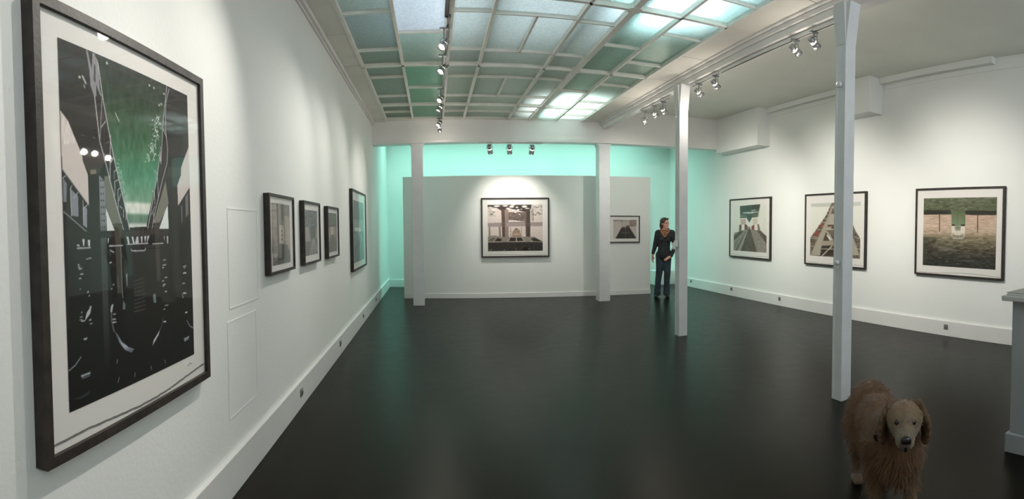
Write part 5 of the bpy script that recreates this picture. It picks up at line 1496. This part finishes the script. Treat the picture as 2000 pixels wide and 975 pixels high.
def hand(wr, dr_, palm_n, side):
    """wrist, direction of fingers, palm normal; five separate bent fingers"""
    wr, f, n = V(wr), V(dr_).normalized(), V(palm_n).normalized(); s = f.cross(n).normalized() * side
    out = [('c', tuple(wr), tuple(wr + f * .03), .023, .024)]
    R3 = Matrix((s, f, n)).transposed()
    out.append(('e', tuple(wr + f * .055), (.038, .046, .015), R3))
    for k, (o_, l) in enumerate(((-.028, .066), (-.009, .078), (.010, .072), (.028, .056))):
        a = wr + f * .092 + s * o_; b = a + f * l * .5 + n * .010 + s * o_ * .15; c = b + f * l * .38 + n * .022
        out += [('c', tuple(a - f * .015), tuple(b), .0095, .0085), ('c', tuple(b), tuple(c), .0085, .0068)]
    a = wr + f * .035 - s * .030; b = a - s * .022 + f * .030 + n * .012; c = b + f * .030 + n * .008
    out += [('c', tuple(a), tuple(b), .0125, .0105), ('c', tuple(b), tuple(c), .0105, .008)]
    return out
prims += hand((-.230, -.035, .900), (-.10, -.10, -1), (.9, -.3, 0), 1)
prims += hand((.150, -.095, .872), (-.80, -.25, -.35), (0, .6, -.8), 1)
body = link_mesh('body', blob_mesh(prims, .0058, 2, .5), M_skin, per)
# clothes
sw = [('c', (.03, .02, 1.335), (.012, .01, 1.08), .130, .122), ('c', (.012, .01, 1.10), (-.002, .01, .90), .122, .146),
      ('e', (.03, .015, 1.30), (.165, .118, .10), I3), ('e', (-.002, .01, .885), (.160, .128, .06), I3),
      ('c', (-.105, .02, 1.378), (.165, .02, 1.378), .055, .055),
      ('c', (-.125, .02, 1.365), (-.178, .02, 1.10), .062, .052), ('c', (-.178, .02, 1.10), (-.222, -.02, .935), .050, .038),
      ('c', (.180, .02, 1.365), (.236, .03, 1.08), .062, .054), ('c', (.236, .03, 1.08), (.155, -.088, .880), .052, .036),
      ('e', (-.03, -.085, 1.22), (.055, .05, .055), I3), ('e', (.085, -.085, 1.22), (.055, .05, .055), I3)]
link_mesh('sweater', blob_mesh(sw, .010, 5, .6), M_sweater, per)
je = [('c', (-.070, .01, .90), (-.090, -.005, .55), .100, .072), ('c', (-.09, -.005, .55), (-.120, .02, .30), .070, .062), ('c', (-.12, .02, .30), (-.135, .03, .055), .062, .074),
      ('c', (.068, .01, .90), (.075, -.015, .55), .100, .074), ('c', (.075, -.015, .55), (.065, .01, .30), .070, .062), ('c', (.065, .01, .30), (.062, .02, .055), .062, .074),
      ('e', (0, .015, .86), (.155, .118, .12), I3)]
me = blob_mesh(je, .010, 4, .6)
for v in me.vertices:                                # folds and a straight hem
    n = mnoise.noise(v.co * 9.0); v.co.x += .006 * n; v.co.y += .006 * mnoise.noise(v.co * 11 + V((3, 1, 2)))
    if v.co.z < .045: v.co.z = .045
link_mesh('jeans', me, M_jeans, per)
for sx, fx in ((-.135, -.02), (.062, .02)):
    me = blob_mesh([('c', (sx, .045, .045), (sx + fx, -.09, .036), .040, .036), ('e', (sx + fx * 1.4, -.13, .030), (.042, .055, .029), I3), ('c', (sx, .04, .05), (sx, .03, .12), .038, .036)], .007, 2)
    for v in me.vertices: v.co.z = max(v.co.z, .001)
    link_mesh('shoe', me, M_shoe, per)
scf = []
for k in range(14):
    a0, a1 = 2 * PI * k / 14, 2 * PI * (k + 1) / 14
    q = lambda a: (.025 + .078 * math.cos(a), .000 + .072 * math.sin(a) - .01, 1.432 + .022 * math.sin(a) + .006 * math.sin(3 * a))
    scf.append(('c', q(a0), q(a1), .024, .024))
for s in (-1, 1): scf += [('c', (.025 + s * .082, -.05, 1.41), (.025 + s * .050, -.112, 1.345), .024, .020), ('c', (.025 + s * .050, -.112, 1.345), (.020 + s * .008, -.136, 1.275), .020, .016)]
scf += [('e', (.023, -.118, 1.355), (.062, .028, .045), I3)]
link_mesh('scarf', blob_mesh(scf, .007, 2), M_scarf, per)
hr = [('e', tuple(hp(0, .022, .050)), (.084, .094, .086), HR), ('c', tuple(hp(-.060, .035, .02)), tuple(hp(-.058, .050, -.085)), .035, .026), ('c', tuple(hp(.062, .045, .02)), tuple(hp(.052, .06, -.06)), .030, .022),
      ('e', tuple(hp(0, .095, -.03)), (.050, .035, .075), HR), ('c', tuple(hp(-.045, -.040, .100)), tuple(hp(.045, -.040, .100)), .022, .022)]
me = blob_mesh(hr, .006, 3)
for v in me.vertices: v.co += v.normal * .004 * mnoise.noise(V((v.co.x * 60, v.co.y * 60, v.co.z * 14)))
link_mesh('hair', me, M_hair, per)
for s in (-1, 1):
    bm = B(); bmesh.ops.create_uvsphere(bm, u_segments=10, v_segments=8, radius=.0095, matrix=Matrix.Translation(hp(s * .031, -.077, .004))); obj('eye', bm, M_eye, per, True)

# ------------------------------------------------------------------ the dog
dog = empty('dog', DOG_LOC, math.radians(DOG_ROT), 'golden long-haired dog standing in the dark foreground and looking at the camera', 'dog')
PV = V((.40, 0, .585)); DH = rotm(0, DOG_NOD, 0); DH = rotm(0, 0, DOG_HEAD) @ DH
dh = lambda x, y, z: PV + DH @ V((x, y, z))
HD = [
    ('e', tuple(dh(.075, 0, .055)), (.092, .086, .070), DH), ('e', tuple(dh(.100, 0, .020)), (.075, .070, .060), DH),
    ('c', tuple(dh(.135, 0, .010)), tuple(dh(.215, 0, .004)), .052, .036), ('c', tuple(dh(.13, 0, -.02)), tuple(dh(.195, 0, -.030)), .042, .024),
    ('e', tuple(dh(.185, .020, -.015)), (.045, .022, .026), DH), ('e', tuple(dh(.185, -.020, -.015)), (.045, .022, .026), DH),
    ('e', tuple(dh(.130, .034, .074)), (.022, .018, .010), DH), ('e', tuple(dh(.130, -.034, .074)), (.022, .020, .012), DH),
]
BD = [
    ('e', (-.27, 0, .445), (.165, .125, .135), I3), ('e', (-.02, 0, .425), (.30, .130, .140), I3), ('e', (.20, 0, .400), (.19, .138, .185), I3),
    ('c', (.24, 0, .44), (.40, 0, .600), .135, .088), ('c', (.40, 0, .600), tuple(dh(.05, 0, .02)), .088, .075), ('e', (.34, 0, .42), (.09, .10, .17), I3),
    ('c', (-.36, 0, .47), (-.50, 0, .42), .05, .035), ('c', (-.50, 0, .42), (-.62, .02, .30), .045, .05), ('c', (-.62, .02, .30), (-.70, .03, .22), .05, .02),
]
for s in (-1, 1):
    BD += [('c', (.22, s * .085, .40), (.20, s * .090, .27), .075, .050), ('c', (.20, s * .09, .27), (.235, s * .088, .15), .046, .034), ('c', (.235, s * .088, .15), (.235, s * .088, .05), .033, .030),
           ('e', (.262, s * .088, .028), (.055, .038, .028), I3)]
    for t in (-.020, 0, .020): BD.append(('e', (.300, s * .088 + t, .020), (.022, .0115, .018), I3))
    hx = -.02 if s > 0 else .05
    BD += [('e', (-.27, s * .085, .38), (.12, .065, .13), I3), ('c', (-.25, s * .09, .34), (-.19 + hx, s * .095, .26), .085, .058), ('c', (-.19 + hx, s * .095, .26), (-.345 + hx, s * .090, .155), .055, .032),
           ('c', (-.345 + hx, s * .090, .155), (-.325 + hx, s * .090, .045), .030, .026), ('e', (-.290 + hx, s * .090, .026), (.055, .036, .026), I3)]
    for t in (-.018, 0, .018): BD.append(('e', (-.250 + hx, s * .090 + t, .019), (.022, .011, .017), I3))
me = blob_mesh(HD + BD, .0085, 4, .55)


def coat(c):
    """colour of the coat: red-gold back, paler head, legs and chest feathering"""
    gold, pale, cream = V((.115, .052, .017)), V((.145, .090, .045)), V((.17, .125, .078))
    dhd = (DH.transposed() @ (c - PV))
    k = 0.0
    if dhd.x > .02 and c.z > .5: k = min(1, (dhd.x - .02) / .06)
    if c.z < .26: k = max(k, min(1, (.26 - c.z) / .10))
    col = gold.lerp(pale, k)
    if dhd.x > .12 and c.z > .45: col = col.lerp(cream, min(1, (dhd.x - .12) / .05))
    n = mnoise.noise(V((c.x * 9, c.y * 14, c.z * 6))); n2 = mnoise.noise(c * 60)
    return col * (1 + .28 * n + .16 * n2)


rf = random.Random(2)
for v in me.vertices:
    h = v.co; head = (DH.transposed() @ (h - PV)).x
    amp = .009 if head < .03 and h.z > .16 else .0025
    v.co += v.normal * amp * (mnoise.noise(V((h.x * 22, h.y * 30, h.z * 12))) + .5 * mnoise.noise(h * 70))
    v.co.z = max(v.co.z, .001)
at = me.attributes.new('coat', 'FLOAT_COLOR', 'POINT')
for i, v in enumerate(me.vertices): at.data[i].color = (*coat(v.co), 1)
M_fur, nt, b_ = new_mat('golden_coat')
a_ = nt.nodes.new('ShaderNodeAttribute'); a_.attribute_name = 'coat'; nt.links.new(a_.outputs['Color'], b_.inputs['Base Color'])
b_.inputs['Roughness'].default_value = .75; b_.inputs['Sheen Weight'].default_value = .25
link_mesh('body', me, M_fur, dog)
# long hair over the coat
vs, fs, cs = [], [], []
polys = list(me.polygons); areas = np.array([p_.area for p_ in polys]); cum = np.cumsum(areas); cum /= cum[-1]
for k in range(17000):
    p_ = polys[int(np.searchsorted(cum, rf.random()))]; c = p_.center.copy(); n = p_.normal
    hx = (DH.transposed() @ (c - PV)).x
    if c.z < .05: continue
    Ln = .012 if hx > .05 else (.020 if c.z < .2 else .038)
    if (c.x > .12 and c.z < .45 and n.x > .2) or c.x < -.42: Ln *= 1.5
    if hx > .12: Ln = .006
    flow = V((-.55, 0, -.55)); flow -= n * flow.dot(n)
    d = (flow.normalized() if flow.length > .05 else V((0, 0, -1))) * .9 + n * .28 + V((rf.uniform(-.25, .25), rf.uniform(-.25, .25), rf.uniform(-.2, .1)))
    d.normalize(); sd = d.cross(n).normalized() * .0014; Ln *= rf.uniform(.6, 1.3)
    m_ = c + d * Ln * .5 + n * .002; e = c + d * Ln + V((0, 0, -.15 * Ln)); b0 = len(vs)
    vs += [c - sd - n * .002, c + sd - n * .002, m_ + sd * .8, m_ - sd * .8, e]
    fs += [(b0, b0 + 1, b0 + 2, b0 + 3), (b0 + 3, b0 + 2, b0 + 4)]
    cc = coat(c) * rf.uniform(.75, 1.35); cs += [(*cc, 1)] * 5
fm = bpy.data.meshes.new('long_hair'); fm.from_pydata([tuple(v) for v in vs], [], fs)
at = fm.attributes.new('coat', 'FLOAT_COLOR', 'POINT')
at.data.foreach_set('color', np.array(cs, np.float32).ravel())
fo = link_mesh('long_hair', fm, M_fur, dog); fo['kind'] = 'stuff'
M_ear = mat('dog_ear_fur', (.105, .060, .029), .8, var=.3, vscale=30, bump=.4, bscale=80)
M_nose = mat('dog_nose', (.012, .010, .010), .35)
for s in (-1, 1):
    e = []
    for t in range(6):
        f_ = t / 5
        q = dh(.060 - .010 * f_, s * (.066 + .036 * math.sin(f_ * PI * .62)), .098 - .150 * f_)
        e.append(('e', tuple(q), (.034 + .014 * math.sin(f_ * PI), .017, .034), DH @ rotm(s * -12, 0, s * 24)))
    me = blob_mesh(e, .005, 3)
    for v in me.vertices: v.co += v.normal * .003 * mnoise.noise(V((v.co.x * 60, v.co.y * 60, v.co.z * 20)))
    link_mesh('ear', me, M_ear, dog)
    bm = B(); bmesh.ops.create_uvsphere(bm, u_segments=14, v_segments=10, radius=.0145, matrix=Matrix.Translation(dh(.148, s * .034, .056))); obj('eye', bm, M_eye, dog, True)
me = blob_mesh([('e', tuple(dh(.244, 0, .014)), (.016, .024, .018), DH), ('e', tuple(dh(.240, .011, .006)), (.014, .012, .012), DH), ('e', tuple(dh(.240, -.011, .006)), (.014, .012, .012), DH)], .003, 2)
link_mesh('nose', me, M_nose, dog)
me = blob_mesh([('c', tuple(dh(.232, 0, -.012)), tuple(dh(.222, 0, -.040)), .006, .008), ('c', tuple(dh(.222, .0, -.036)), tuple(dh(.165, .036, -.036)), .006, .005), ('c', tuple(dh(.222, 0, -.036)), tuple(dh(.165, -.036, -.036)), .006, .005)], .003, 1)
link_mesh('mouth', me, M_nose, dog)
bm = B(); c = PV + V((-.06, -.112, -.085)); lathe(bm, c, V((.5, -.85, -.1)), [(0, .020), (.006, .021), (.010, .017)], 18); lathe(bm, c + V((0, 0, .026)), V((.5, -.85, -.1)), [(0, .007), (.005, .007)], 10)
obj('collar_tag', bm, M_nose, dog)['label'] = 'round black tag'
bm = B(); pts = []
for k in range(25):
    a = 2 * PI * k / 24; pts.append(PV + V((-.055 + .045 * math.cos(a) * .5, .108 * math.sin(a), -.045 + .108 * math.cos(a) * .8)))
tube(bm, pts, .007, 8); obj('collar', bm, M_nose, dog)
